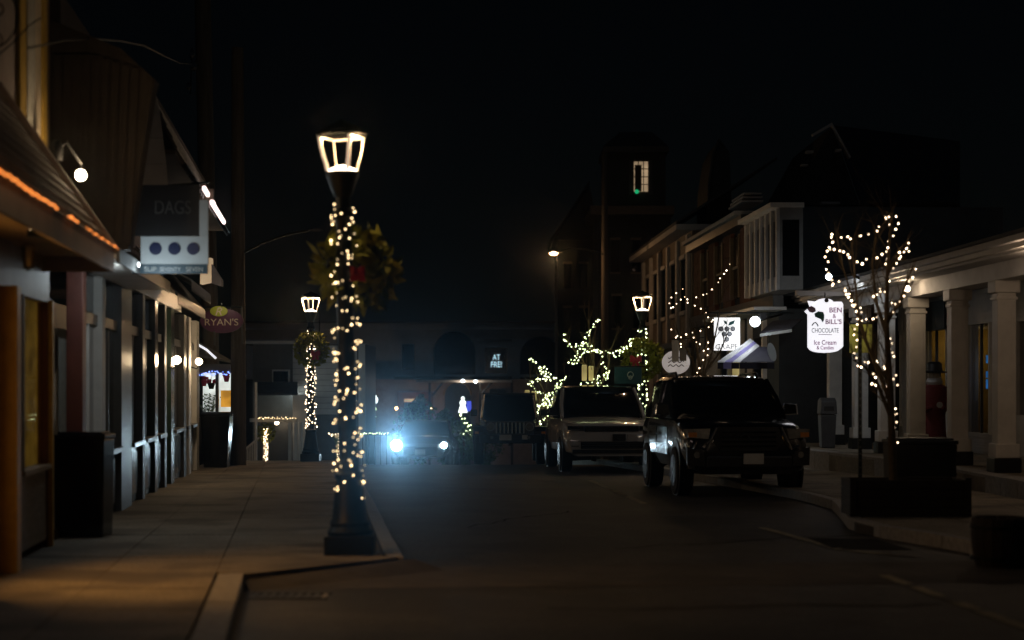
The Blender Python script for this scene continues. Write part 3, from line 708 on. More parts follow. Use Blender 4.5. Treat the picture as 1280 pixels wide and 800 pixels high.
# purple hanging sign
Yr = 38.0
t = thing('oval_sign', 'dark purple oval sign with lime badge hanging near the utility pole', 'sign', W(277, 400, Yr))
def ell(cx, cy, rx, ry, n=30): return [(cx+rx*math.cos(2*math.pi*i/n), cy+ry*math.sin(2*math.pi*i/n)) for i in range(n)]
slabpx(ell(277, 401, 27, 15.5), 'purple', t, 'board', Yr, .06)
slabpx(ell(273.5, 389, 11, 6.5), 'lime', t, 'badge', Yr-.03, .03)
lettering('R', W(273.5, 389.3, Yr-.031), .15, .17, 'cream', t, shear=.3)
lettering("RYAN'S", W(277, 402.5, Yr-.001), .72, .15, 'cream', t)
MB().tube([W(252, 384, Yr+.03), W(302, 384, Yr+.03)], .02, 6).build('arm', 'iron', t)
MB().tube([W(302, 384, Yr+.03), W(303, 430, Yr+.03)], .02, 6).build('post', 'grey_paint', t)
MB().tube([W(277, 384, Yr), W(277, 379, Yr-.2), W(277, 380, Yr-.35)], .012, 5).build('lamp_arm', 'iron', t); lamp('glow', W(277, 381, Yr-.5), 3.0, (1, .82, .6), t, rad=.05)
MB().tube([W(268, 414, Yr), W(268, 432, Yr)], .02, 6).build('drop_rod', 'grey_paint', t)

# ------------------------------------------------------------------ left: lit display window and things on the sidewalk
Yd = 45.2
b4 = thing('display_window', 'brightly lit shop bay with white interior and hanging flower pots', 'shop', (W(268, 500, Yd).x, Yd, base(Yd)))
X = lambda px: (px-640)/FP*Yd
Zp = lambda py: EYE+(HZ-py)/FP*Yd
MB().box(X(246), X(292), Yd+.9, Yd+.95, Zp(560), Zp(455)).build('back_wall', 'window_white', b4)
MB().box(X(246), X(292), Yd-.02, Yd+.9, base(Yd)-.1, Zp(522)).build('bulkhead', 'grey_dark', b4)
for px in (247, 271.5, 291): MB().box(X(px-1.8), X(px+1.8), Yd-.06, Yd+.06, base(Yd)-.1, Zp(462)).build('post', 'grey_paint', b4)
MB().box(X(244), X(294), Yd-.1, Yd+1, Zp(466), Zp(455)).build('header', 'grey_paint', b4)
MB().box(X(273.5), X(289), Yd+.3, Yd+.33, Zp(509), Zp(488)).build('poster', 'poster', b4)
MB().prism([(X(244), Yd-.9, Zp(446)), (X(270), Yd-.9, Zp(449)), (X(292), Yd+.2, Zp(455)), (X(244), Yd+.2, Zp(428))], (0, 0, .05)).build('awning', 'grey_paint', b4)
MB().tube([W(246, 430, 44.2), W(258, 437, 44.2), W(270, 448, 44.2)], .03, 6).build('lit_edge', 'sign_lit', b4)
lamp('glow', (X(264), Yd+.4, Zp(472)), 3, (.9, 1, .96), b4, rad=.15)
b4b = thing('indoor_plant', 'feathery green plant behind the bright display window', 'plant', (X(257), Yd+.45, Zp(522)))
rnd = random.Random(5); mb = MB()
for i in range(13):
    a = rnd.uniform(0, 6.28); h = rnd.uniform(.2, .6); e = Vector((math.cos(a)*rnd.uniform(.1, .32), math.sin(a)*.15, h)); o = Vector((X(257), Yd+.45, Zp(522)))
    for k in range(6):
        p = o+e*(k+1)/6; s0 = Vector((-math.sin(a), math.cos(a), .3))*.09
        mb.add([p, p+s0+Vector((0, 0, .03)), p+s0*1.1-Vector((0, 0, .02))], [(0, 1, 2)]); mb.add([p, p-s0+Vector((0, 0, .03)), p-s0*1.1-Vector((0, 0, .02))], [(0, 1, 2)])
mb.build('fronds', 'leaf', b4b); MB().lathe([(.12, 0), (.15, .15)], (X(257), Yd+.45, Zp(522)), 10).build('pot', 'grey_paint', b4b)
for k, (px, py, r, lab) in enumerate(((262.5, 482, .10, 'black hanging pot of red flowers in the lit display window'), (281.5, 473, .09, 'red flower pot hanging at the right of the lit display window'), (253.5, 478.5, .08, 'red flower pot hanging at the left of the lit display window'))):
    c = Vector((X(px), Yd+.2, Zp(py))); t = thing('hanging_pot', lab, 'flower pot', c, 'pots in the display window')
    MB().lathe([(r*.6, -.09), (r, .05), (r*1.05, .07)], c, 12).build('pot', 'black' if k == 0 else 'flower', t)
    mb = MB()
    for i in range(14): mb.ball(c+Vector((rnd.uniform(-r, r), rnd.uniform(-.05, .05), .1+rnd.uniform(-.03, .06))), .035, 6, 4)
    mb.build('blossom', 'flower', t); MB().tube([c+Vector((0, 0, .07)), (c.x, c.y, Zp(462))], .006, 4).build('cord', 'wire', t)
light_string([[(X(246+i*1.05), Yd-.12, Zp(463)-random.uniform(0, .12)) for i in range(44)]], 'bulb_blue', 'blue and white icicle lights over the bright display window', 'icicle lights', sc=.75)
def bin_box(name, px0, px1, py0, Y, dep, lab, m='black', flare=.04, cat='bin', zg=None):
    x0, x1 = (px0-640)/FP*Y, (px1-640)/FP*Y; z0 = base(Y) if zg is None else zg; z1 = EYE+(HZ-py0)/FP*Y
    t = thing(name, lab, cat, ((x0+x1)/2, Y+dep/2, z0))
    f = flare
    MB().hexa([(x0+f, Y+f, z0), (x1-f, Y+f, z0), (x1-f, Y+dep-f, z0), (x0+f, Y+dep-f, z0), (x0, Y, z1-.09), (x1, Y, z1-.09), (x1, Y+dep, z1-.09), (x0, Y+dep, z1-.09)]).build('body', m, t, bevel=.015)
    MB().box(x0-.015, x1+.015, Y-.015, Y+dep+.015, z1-.087, z1-.03).build('rim', m, t, bevel=.012)
    MB().box(x0+.04, x1-.04, Y+.04, Y+dep-.04, z1-.028, z1).build('lid', m, t, bevel=.012)
    for k in range(4):
        x = x0+(x1-x0)*(k+.5)/4; MB().box(x-.01, x+.01, Y-.004+f*.5, Y+.03+f*.5, z0+.1, z1-.14).build('rib', m, t)
    return t
bin_box('litter_bin', 66, 130, 540, 20.7, .55, 'large black litter bin by the dark red shop door', 'blackgloss', .02)
bin_box('litter_bin', 250, 287, 515, 42.6, .6, 'black tapered bin below the bright display window', 'blackgloss', .08)
# utility poles
def pole(base_pt, top_pt, r0, r1, lab, extra=None):
    t = thing('utility_pole', lab, 'utility pole', base_pt, 'utility poles')
    n = 8; b, tp = Vector(base_pt), Vector(top_pt)
    MB().tube([b+(tp-b)*i/n for i in range(n+1)], [r0+(r1-r0)*i/n for i in range(n+1)], 12).build('shaft', 'wood_pole', t, True)
    return t
p1 = pole((W(298, 577, 44.3).x, 44.3, base(44.3)), W(297, 60, 44.3), .20, .15, 'thick utility pole beside the purple oval sign')
MB().tube([W(300, 318, 44.3), W(330, 303, 44.2), W(362, 292, 44), W(386, 288, 43.9)], .03, 6).build('arm', 'iron', p1)
MB().loft([[W(386+a, 288+b, 43.9+c) for b, c in ((-s, -.1*s), (-s, .1*s), (s*.6, .1*s), (s*.6, -.1*s))] for a, s in ((0, 1), (6, 2), (14, 2), (18, .6))]).build('lamp_head', 'grey_dark', p1)
p2 = pole(Vector((W(266, 0, 53).x, 53, gz(53))), W(252, -60, 53), .27, .24, 'tall utility pole rising behind the tiled eave at the top left')
mb = MB()
for x, y, s in ((240, 68, 4), (242, 82, 5), (236, 108, 3.5)): mb.ball(W(x, y, 52.6), s/FP*52.6, 8, 5, 1.5)
mb.build('insulator', 'chrome', p2); MB().tube([W(240, 60, 52.6), W(238, 118, 52.6), W(250, 120, 52.9)], .02, 5).build('bracket', 'iron', p2)
# ------------------------------------------------------------------ vehicles (local frame: nose at y = 0 facing -y, x across, z up)
def ring(hw, y, zb, pts):     # half profile -> closed ring at station y
    rgt = [Vector((x*hw, y+dy, z)) for x, z, dy in pts]; return rgt+[Vector((-p.x, p.y, p.z)) for p in reversed(rgt)]
def wheel(t, x, y, r, wd, m='rim'):
    s = 1 if x > 0 else -1
    w_ = MB().lathe([(r*.62, -wd/2), (r*.93, -wd/2), (r, -wd*.36), (r, wd*.36), (r*.93, wd/2), (r*.62, wd/2)], (x, y, r), 28, 'x').build('wheel', 'tyre', t, True, local=True)
    mb = MB(); mb.lathe([(r*.63, -.04), (r*.6, .06), (r*.55, .03), (r*.55, -.04)], (x+s*(wd/2-.03), y, r), 24, 'x')
    mb.lathe([(r*.16, -.04), (r*.16, .05)], (x+s*(wd/2-.03), y, r), 12, 'x')
    for k in range(5):
        a = 2*math.pi*k/5+.3; d = Vector((0, math.cos(a), math.sin(a))); q = Vector((0, -math.sin(a), math.cos(a)))*r*.09; c = Vector((x+s*(wd/2-.015), y, r))
        mb.prism([c+d*r*.1-q, c+d*r*.58-q*1.3, c+d*r*.58+q*1.3, c+d*r*.1+q], (s*.03, 0, 0))
    rm = mb.build('rim', m, w_, local=True)
    return w_
def place(t, X, Y, rz, k=1): t.location = (X, Y, gz(Y)); t.rotation_euler = (-.01, 0, rz); t.scale = (k, k, k); return t
def suv(label, paint, hw, Ln, H, belt, hood, front, plate_x, style):
    t = thing('parked_car', label, 'car', (0, 0, 0), 'cars parked along the right kerb')
    B = lambda mb, n, m, par=None, sm=False, bv=0: mb.build(n, m, par or t, sm, bv, True)
    zb = .36
    prof = lambda zt, sw, cr=.03: [(0.0001, zb, 0), (.80, zb, 0), (.94, zb+.08, 0), (1, zb+.32, 0), (.995, zt-.2, 0), (.96*sw, zt-.05, 0), (.86*sw, zt, 0), (.5*sw, zt+cr*.7, 0), (.0001, zt+cr, 0)]
    st = [(0, .90, hood-.22, .93), (.05, .94, hood-.13, .94), (.16, .965, hood-.06, .95), (.5, .99, hood, .97), (1.0, 1, hood+.05, .985), (1.55, 1, belt, .99), (2.6, 1, belt+.01, 1), (3.8, .995, belt+.02, 1), (Ln-.3, .98, belt+.02, .98), (Ln-.05, .95, belt, .96), (Ln, .90, belt-.12, .95)]
    B(MB().loft([ring(hw*a, y, zb, prof(zt, sw)) for y, a, zt, sw in st]), 'body', paint, sm=True)
    gh = lambda y, zt, a, b: [Vector(p) for p in ((a*hw, y, belt-.02), (a*hw*.99, y, belt+.02), (b*hw, y, zt-.05), (b*hw*.9, y, zt), (-b*hw*.9, y, zt), (-b*hw, y, zt-.05), (-a*hw*.99, y, belt+.02), (-a*hw, y, belt-.02))]
    B(MB().loft([gh(1.45, belt+.06, .9, .88), gh(1.85, belt+.32, .92, .86), gh(2.28, H-.05, .93, .80), (gh(2.5, H-.03, .94, .795)), gh(Ln-.75, H-.04, .93, .79), gh(Ln-.4, H-.12, .91, .79), gh(Ln-.06, belt+.1, .88, .8)]), 'glass_house', 'car_glass', sm=True)
    rf = lambda y, z, b: [Vector(p) for p in ((b*hw, y, z-.05), (b*hw*.93, y, z+.005), (0.3*hw, y, z+.03), (-.3*hw, y, z+.03), (-b*hw*.93, y, z+.005), (-b*hw, y, z-.05))]
    B(MB().loft([rf(2.27, H-.035, .815), rf(2.5, H-.005, .82), rf(3.6, H, .82), rf(Ln-.6, H-.03, .81), rf(Ln-.35, H-.09, .79)]), 'roof', paint if style != 'smooth' else 'car_black', sm=True)
    for s in (-1, 1):
        B(MB().tube([(s*hw*.915, 1.42, belt), (s*hw*.885, 1.85, belt+.31), (s*hw*.81, 2.28, H-.06)], .04, 6), 'pillar', paint)
        B(MB().tube([(s*hw*.93, 3.15, belt), (s*hw*.80, 3.2, H-.06)], .035, 6), 'pillar', 'car_black')
        if style == 'rugged': B(MB().tube([(s*hw*.7, 2.5, H+.0), (s*hw*.7, 2.6, H+.07), (s*hw*.7, Ln-.9, H+.06), (s*hw*.7, Ln-.8, H-.01)], .022, 6), 'roof_rail', 'black')
        mir = B(MB().loft([[Vector((s*(hw+x), 1.72+y, belt+.12+z)) for x, z in ((-.02*k, -.09*k), (.22*k, -.08*k), (.20*k, .10*k), (0, .11*k))] for y, k in ((-.07, .8), (0, 1.0), (.1, .95))]), 'mirror', paint if style != 'smooth' else 'car_black', sm=True)
        B(MB().box(min(s*(hw+.02), s*(hw+.19)), max(s*(hw+.02), s*(hw+.19)), 1.822, 1.83, belt+.06, belt+.19), 'mirror_glass', 'chrome', mir)
        for y in (.95, Ln-.95):
            B(MB().lathe([(.47, -.01), (.47, .012), (.41, .012)], (s*(hw-.004), y, .44), 26, 'x'), 'wheel_arch', 'black')
            wheel(t, s*(hw-.10), y, .39, .26)
        for y0_, y1_ in ((1.7, 2.75), (2.82, 3.75)):
            d = B(MB().hexa([(s*(hw*.985), y0_, .62), (s*(hw*.985), y1_, .62), (s*(hw+.006), y1_, .62), (s*(hw+.006), y0_, .62), (s*(hw*.96), y0_+.05, belt-.16), (s*(hw*.96), y1_, belt-.16), (s*(hw+.004), y1_, belt-.16), (s*(hw+.004), y0_+.05, belt-.16)]), 'door', paint)
            B(MB().box(min(s*(hw-.01), s*(hw+.03)), max(s*(hw-.01), s*(hw+.03)), y1_-.3, y1_-.08, belt-.28, belt-.25), 'handle', 'chrome' if style != 'smooth' else paint, d)
    front(t, B)
    return t
def plate(B, x, y, z, txt=None):
    p = B(MB().box(x-.155, x+.155, y-.02, y, z-.08, z+.08), 'number_plate', 'plate')
    if txt:
        o = lettering(txt, (0, 0, 0), .24, .07, 'navy', None, name='plate_lettering'); o.parent = p; o.location = (x, y-.021, z)
    return p
def front_smooth(t, B):
    for s in (-1, 1):
        h = B(MB().loft([[Vector((s*x, y, z)) for x, z in ((x0, z0), (x1, z0+.02), (x1, z1), (x0, z1))] for x0, x1, z0, z1, y in ((.60, .90, .90, 1.0, -.012), (.60, .93, .9, 1.0, .1))]), 'headlight', 'car_glass')
        B(MB().tube([(s*.62, -.02, .915), (s*.88, -.012, .93)], .008, 5), 'light_guide', 'lens', h)
        B(MB().box(min(s*.70, s*.86), max(s*.70, s*.86), -.02, .1, .56, .585), 'fog_lamp', 'lens')
    B(MB().box(-.58, .58, -.025, .05, .885, 1.0), 'grille', 'blackgloss')
    B(MB().box(-.84, .84, -.04, .06, .42, .50), 'skid_plate', 'black')
    lo = B(MB().box(-.66, .80, -.03, .05, .52, .66), 'intake', 'blackgloss')
    for k in range(3): B(MB().box(-.64, .78, -.042, -.031, .545+k*.042, .556+k*.042), 'slat', 'grey_dark', lo)
    B(MB().box(.02, .30, -.05, -.012, .69, .83), 'plate_holder', 'black'); B(MB().box(.34, .56, -.03, -.012, .70, .82), 'tow_cover', 'car_white')
def front_rugged(t, B):
    B(MB().prism([(-.46, -.03, 1.08), (.46, -.03, 1.08), (.54, -.03, .86), (.42, -.03, .72), (-.42, -.03, .72), (-.54, -.03, .86)], (0, .08, 0)), 'grille', 'black')
    for k in range(4): B(MB().box(-.42, .42, -.045, -.031, .78+k*.07, .805+k*.07), 'slat', 'blackgloss')
    B(MB().tube([(-.13+.26*i/12-.0, -.05, .93+.05*math.sin(math.pi*2*i/12)) for i in range(13)], .009, 5), 'badge', 'rim')
    for s in (-1, 1):
        h = B(MB().loft([[Vector((s*x, y, z)) for x, z in ((x0, .90), (x1, .92), (x1+.03, 1.05), (x0-.03, 1.06))] for x0, x1, y in ((.62, .9, -.03), (.60, .95, .12))]), 'headlight', 'lens')
        B(MB().box(min(s*.80, s*.93), max(s*.80, s*.93), -.04, .0, .93, 1.0), 'indicator', 'amber', h)
        B(MB().tube([(s*.50, -.045, 1.08), (s*.585, -.045, .9), (s*.66, -.045, .74), (s*.78, -.03, .80)], .018, 6), 'chrome_trim', 'chrome')
        B(MB().lathe([(.05, -.05), (.055, .02)], (s*.80, 0, .66), 14, 'y'), 'fog_lamp', 'lens')
        B(MB().prism([(s*.66, -.06, .48), (s*.94, -.02, .5), (s*.95, -.02, .78), (s*.70, -.06, .7)], (0, .1, 0)), 'bumper_corner', 'black')
    B(MB().box(-.66, .66, -.07, .06, .46, .64), 'bumper', 'black', None, False, .02)
    plate(B, .06, -.085, .60)
a = suv('silver white parked car with dark grille behind the black car', 'car_white', 1.0, 4.95, 1.87, 1.17, 1.08, front_smooth, .2, 'smooth')
place(a, 2.40, 42.4, .075, 1.13)
a = suv('big black parked car with chrome edged grille in front of the silver one', 'car_black', .965, 4.8, 1.88, 1.22, 1.14, front_rugged, 0, 'rugged')
place(a, 4.22, 31.4, .075, 1.17)
# boxy open-fendered car beyond
def jeep():
    t = thing('parked_car', 'boxy dark parked car with slotted grille and round headlights', 'car', (0, 0, 0), 'cars parked along the right kerb')
    B = lambda mb, n, m, par=None, sm=False, bv=0: mb.build(n, m, par or t, sm, bv, True)
    hw = .76
    B(MB().loft([[Vector((s*x, y, z)) for s, x, z in ((1, a*hw, .55), (1, a*hw, zt-.05), (1, a*hw*.9, zt), (-1, a*hw*.9, zt), (-1, a*hw, zt-.05), (-1, a*hw, .55))] for y, a, zt in ((.12, .86, 1.13), (.9, .9, 1.17), (1.5, .98, 1.19))]), 'hood', 'car_blue', sm=False, bv=.02)
    B(MB().box(-hw, hw, 1.5, 4.1, .55, 1.19), 'body', 'car_blue', bv=.03)
    B(MB().loft([[Vector(p) for p in ((.73, y, 1.19), (.66*k+.0, y+dy, zt), (-.66*k, y+dy, zt), (-.73, y, 1.19))] for y, dy, zt, k in ((1.52, .24, 1.78, 1), (1.6, .24, 1.8, 1), (4.05, -.05, 1.8, 1))]), 'glass_house', 'car_glass')
    B(MB().box(-.70, .70, 1.74, 4.05, 1.79, 1.86), 'roof', 'black', bv=.03)
    for s in (-1, 1):
        B(MB().tube([(s*.73, 1.5, 1.19), (s*.66, 1.74, 1.8)], .035, 6), 'pillar', 'car_blue'); B(MB().tube([(s*.74, 2.6, 1.19), (s*.67, 2.6, 1.8)], .035, 6), 'pillar', 'car_blue')
        B(MB().loft([[Vector((s*x, y, z)) for x, z in ((.60, zz), (.94, zz-.02), (.95, zz-.1), (.60, zz-.07))] for y, zz in ((.0, .86), (.2, .99), (.75, 1.0), (1.2, .82), (1.45, .6))]), 'fender', 'black')
        B(MB().loft([[Vector((s*x, y, z)) for x, z in ((.74, zz), (.94, zz-.02), (.95, zz-.1), (.74, zz-.07))] for y, zz in ((2.7, .6), (2.95, .9), (3.5, .98), (3.95, .8))]), 'fender', 'black')
        B(MB().box(min(s*.80, s*.90), max(s*.80, s*.90), -.01, .06, .80, .86), 'indicator', 'amber')
        h = B(MB().lathe([(.095, -.03), (.1, .06)], (s*.50, .08, .98), 20, 'y'), 'headlight', 'lens'); B(MB().lathe([(.11, -.02), (.115, .05), (.1, .05)], (s*.50, .08, .98), 20, 'y'), 'rim', 'sign_grey', h)
        for y in (.62, 3.3): wheel(t, s*.80, y, .38, .24)
        m_ = B(MB().box(min(s*.84, s*1.02), max(s*.84, s*1.02), 1.66, 1.74, 1.24, 1.42), 'mirror', 'black', bv=.02)
        B(MB().lathe([(.045, -.05), (.05, .0)], (s*.47, -.18, .71), 12, 'y'), 'fog_lamp', 'lens')
        B(MB().box(min(s*.775, s*.77), max(s*.775, s*.77), 1.65, 2.6, .62, 1.12), 'door', 'car_blue')
    g = B(MB().box(-.62, .62, .06, .13, .78, 1.12), 'grille', 'grey_dark', bv=.015)
    for k in range(7): B(MB().box(-.30+k*.1-.027, -.30+k*.1+.027, .045, .07, .82, 1.08), 'slot', 'blackgloss', g)
    for k in range(8): B(MB().box(-.35+k*.1-.018, -.35+k*.1+.018, .035, .062, .81, 1.09), 'grille_bar', 'sign_grey', g)
    B(MB().box(-.78, .78, -.18, .0, .58, .78), 'bumper', 'black', bv=.02)
    B(MB().box(-.05, .05, -.22, -.18, .5, .56), 'tow_hook', 'black')
    B(MB().box(-.28, .03, -.2, -.185, .64, .78), 'number_plate', 'plate'); B(MB().box(.30, .44, -.2, -.185, .66, .77), 'sticker', 'plate')
    B(MB().lathe([(.36, 0), (.36, .22)], (0, 4.1, 1.0), 24, 'y'), 'spare_wheel', 'tyre')
    return t
place(jeep(), -.05, 47.6, .02, 1.06)
# oncoming car with its lamps on
def oncoming():
    t = thing('moving_car', 'dark car with blazing blue white headlights coming up the street', 'car', (0, 0, 0))
    B = lambda mb, n, m, par=None, sm=False, bv=0: mb.build(n, m, par or t, sm, bv, True)
    hw = .9; zb = .3; bl = .95; H = 1.45
    prof = lambda zt, sw: [(.0001, zb, 0), (.85, zb, 0), (1, zb+.25, 0), (.99, zt-.15, 0), (.9*sw, zt, 0), (.0001, zt+.03, 0)]
    B(MB().loft([ring(hw*a, y, zb, prof(zt, sw)) for y, a, zt, sw in ((0, .84, .68, .92), (.12, .93, .78, .95), (.6, .99, .86, .97), (1.2, 1, .93, .98), (3.5, 1, .98, .98), (4.3, .95, .98, .95), (4.5, .88, .85, .92))]), 'body', 'car_blue', sm=True)
    gh = lambda y, zt, b: [Vector(p) for p in ((.88*hw, y, bl-.05), (b*hw, y, zt-.04), (b*hw*.85, y, zt), (-b*hw*.85, y, zt), (-b*hw, y, zt-.04), (-.88*hw, y, bl-.05))]
    B(MB().loft([gh(1.15, bl+.02, .86), gh(1.9, H-.03, .72), gh(2.4, H, .72), gh(3.2, H-.05, .72), gh(4.1, bl+.05, .8)]), 'glass_house', 'car_glass', sm=True)
    B(MB().loft([[Vector((x*hw*.74, y, z+(.02 if abs(x) < .9 else 0))) for x in (-1, -.8, .8, 1)]+[Vector((x*hw*.7, y, z-.03)) for x in (1, -1)] for y, z in ((1.88, H-.01), (2.4, H+.015), (3.2, H-.03))]), 'roof', 'car_blue', sm=True)
    B(MB().box(-.5, .5, -.03, .05, .36, .6), 'grille', 'black'); plate(B, 0, -.04, .45)
    for s in (-1, 1):
        h = B(MB().loft([[Vector((s*x, y, z)) for x, z in ((.52, .58), (.78, .6), (.8, .72), (.52, .69))] for y in (-.01, .14)]), 'headlight', 'lens')
        B(MB().lathe([(.15 if s < 0 else .085, -.05), (.155 if s < 0 else .09, 0)], (s*.70, 0, .65), 20, 'y'), 'lamp_lens', 'headlamp', h)
        for y in (.85, 3.5): wheel(t, s*.80, y, .32, .22)
        B(MB().box(min(s*.88, s*1.05), max(s*.88, s*1.05), 1.35, 1.43, .95, 1.07), 'mirror', 'car_blue', bv=.02)
        if s < 0: lamp('glare_beam', (s*.70, -.13, .66), 8500, (.30, .66, 1), t, 'SPOT', .05, (.106, -1, -.002), .10, 1, True)  # extra narrow spot added toward the camera to make the headlight glare
        lamp('beam', (s*.70, -.12, .65), 80, (.66, .86, 1), t, 'SPOT', .05, (-s*.02, -1, .03), 1.1, .9, True)
    return t
on = oncoming(); place(on, -3.03, 58, -.04, 1.12); on.rotation_euler.x = -.055
# ------------------------------------------------------------------ right: the porch shop
FZ = .05
pr = thing('porch_shop', 'long shop with a columned porch and pale trim on the right', 'shop', P.p(36, FZ, -1))
cols = [P.Y(px) for px in (1330, 1255, 1197, 1145, 1108, 1075, 1043)]
floor_pts = [P.p(24, 0, .55), P.p(33, 0, .55), P.p(36.5, 0, .7), P.p(39, 0, 1.1), P.p(42, 0, 1.5), P.p(47.2, 0, 1.5), P.p(47.2, 0, -4), P.p(24, 0, -4)]
MB().prism([(p.x, p.y, -.45) for p in floor_pts], (0, 0, .45+FZ-.06)).build('porch_floor', 'concrete', pr)
fp = floor_pts[:6]
for a, b_ in zip(fp, fp[1:]):
    n = max(1, round((b_-a).length/.9))
    for i in range(n):
        p, q = a+(b_-a)*(i/n), a+(b_-a)*((i+1)/n); d = (q-p).normalized()*.008; nn = Vector((-.34, 0, 0)) if abs((q-p).x) < .3 else Vector((-.2, -.3, 0))
        bk = Vector((.35, .1, 0)); j = random.uniform(-.012, .012)
        MB().prism([(v.x+j, v.y, -.5) for v in (p+d, q-d, q-d+bk, p+d+bk)], (0, 0, .5+FZ+random.uniform(-.006, .004))).build('step_stone', 'granite', pr, bevel=.015)
MB().prism([(p.x+.35, p.y, FZ-.058) for p in floor_pts[:6]]+[(p.x, p.y, FZ-.058) for p in floor_pts[6:]], (0, 0, .05)).build('paving', 'concrete', pr)
for k, Yc in enumerate(cols):
    r = .165
    P.obj('plinth', 'black', pr, Yc-.24, Yc+.24, FZ-.005, FZ+.25, -.24, .24, .01)
    cl = P.obj('column', 'white_wood', pr, Yc-r, Yc+r, FZ+.25, 3.2, -r, r, .012)
    P.obj('base_block', 'white_wood', cl, Yc-r-.05, Yc+r+.05, FZ+.252, FZ+.5, -r-.05, r+.05, .012)
    P.obj('capital', 'white_wood', cl, Yc-r-.06, Yc+r+.06, 3.2, 3.42, -r-.06, r+.06, .02)
    P.obj('collar', 'white_wood', cl, Yc-r-.025, Yc+r+.025, 3.08, 3.13, -r-.025, r+.025, .008)
    for a0, a1, z0, z1 in ((-.11, -.08, .8, 2.9), (.08, .11, .8, 2.9), (-.079, .079, .8, .83), (-.079, .079, 2.87, 2.9)):
        MB().hexa([P.p(Yc-r-.006, z, wq) if f == 0 else P.p(Yc-r+.01, z, wq) for z, wq, f in ((z0, a0, 0), (z0, a1, 0), (z0, a1, 1), (z0, a0, 1), (z1, a0, 0), (z1, a1, 0), (z1, a1, 1), (z1, a0, 1))]).build('panel_bead', 'white_wood', cl)
P.obj('beam', 'siding_white', pr, 24, 47, 3.42, 3.72, -.2, .2)
P.obj('ceiling', 'siding_white', pr, 24, 47, 3.723, 3.77, -2.05, .62)
P.obj('cornice', 'white_wood', pr, 24, 47.1, 3.775, 3.86, .3, .70)
P.obj('gutter', 'siding_white', pr, 24, 47.15, 3.863, 3.98, .5, .78, .02)
MB().prism([P.p(24, 3.985, .78), P.p(47.2, 3.985, .78), P.p(47.2, 5.0, -4), P.p(24, 5.0, -4)], (0, 0, .06)).build('roof', 'roof_dark', pr)
# shop wall behind the columns, pieced round its openings
wl = P.obj('wall', 'siding_white', pr, 24, 47, 3.0, 3.72, -2.3, -2.0)
def seg(Y0, Y1, z0, z1, m='siding_white', name='wall_pier'): return P.obj(name, m, pr, Y0, Y1, z0, z1, -2.3, -2.0)
Yw = lambda px: P.Y(px, -2)
ops = [(1272, 1320, .95, 2.9), (1207, 1240, .5, 2.95), (1150, 1186, .06, 2.93), (1093, 1128, .5, 2.9), (1058, 1072, .1, 2.6)]
edge = 24.0
for a, b_, z0, z1 in ops:
    Y0, Y1 = Yw(b_), Yw(a)
    if Y0 > edge: seg(edge, Y0, FZ, 2.999)
    if z1 < 2.999: seg(Y0, Y1, z1, 2.999, 'siding_white' if a != 1150 else 'grey_dark', 'lintel')
    seg(Y0, Y1, FZ, z0, 'siding_white', 'bulkhead')
    for q0, q1 in ((Y0, Y0+.09), (Y1-.09, Y1)): P.obj('window_trim', 'white_wood', pr, q0, q1, z0, z1, -2.02, -1.94)
    P.obj('pane', 'glass', pr, Y0+.09, Y1-.09, z0, z1, -2.12, -2.11)
    P.obj('muntin', 'grey_dark', pr, (Y0+Y1)/2-.03, (Y0+Y1)/2+.03, z0, z1, -2.1, -2.04)
    edge = Y1
seg(edge, 47, FZ, 2.999)
seg(46.7, 47, FZ, 4.4, 'siding_white', 'end_wall')
for i in range(9):            # siding boards on the upper wall
    z = 3.0+i*.079
    for Y0, Y1 in ((Yw(1320), Yw(1262)), (Yw(1242), Yw(1196)), (Yw(1130), Yw(1096))): P.obj('clapboard', 'siding_white', pr, Y0, Y1, z, z+.077, -1.999, -1.972-.002*(i % 2))
for i in range(10):
    z = .1+i*.082
    P.obj('clapboard', 'siding_white', pr, Yw(1330), Yw(1263), z, z+.076, -1.999, -1.97)
for i in range(7):
    z = .1+i*.06; P.obj('slat', 'siding_white', pr, Yw(1241), Yw(1207), z, z+.045, -1.999, -1.975)
P.obj('roller_shade', 'black', pr, Yw(1187), Yw(1149), 2.9, 3.6, -1.9, -1.87)
# the lit room inside
P.obj('back_wall', 'fascia', pr, 30, 47, FZ, 3.0, -5.05, -5.0); P.obj('room_floor', 'wood_dark', pr, 30, 47, FZ-.02, FZ+.02, -5, -2.31); P.obj('room_ceiling', 'fascia', pr, 24, 47, 3.002, 3.05, -5, -2.31)
P.obj('partition', 'trim_yellow', pr, 45.3, 45.36, FZ, 3, -4.9, -2.4)
lamp('room_lamp', P.p(44.5, 2.6, -3.3), 11, (1, .75, .34), pr, rad=.15); lamp('room_lamp', P.p(38.5, 2.7, -3.8), 5, (1, .78, .4), pr, rad=.15)
sc_ = thing('shop_screen', 'blue glowing display screens inside the porch shop window', 'screen', P.p(Yw(1236), 1.1, -2.5))
for py0, py1 in ((444, 454), (464, 472), (474, 486)):
    MB().prism([W(1233, py0, 39.5), W(1243, py0, 39.5), W(1243, py1, 39.5), W(1233, py1, 39.5)], (0, .04, 0)).build('panel', 'screen_blue', sc_)
light_string([[P.p(Yw(1186-i*3), 2.5-.12*math.sin(i*.8)-.02*i, -2.45-.05*i) for i in range(9)], [P.p(Yw(1236-i*3.2), 2.3+.2*math.sin(i*1.7), -2.45-.03*i) for i in range(10)]], 'bulb_warm', 'small lights draped inside the porch shop windows', 'indoor lights', sc=1.1)
# counters seen through the glass
t = thing('display_counter', 'low dark counter inside the porch shop window', 'counter', P.p(39.3, FZ+.02, -3.2))
P.obj('body', 'wood_dark', t, 38.2, 40.6, FZ+.02, 1.0, -3.4, -2.8); P.obj('top', 'siding_white', t, 38.15, 40.65, 1.0, 1.05, -3.45, -2.75)
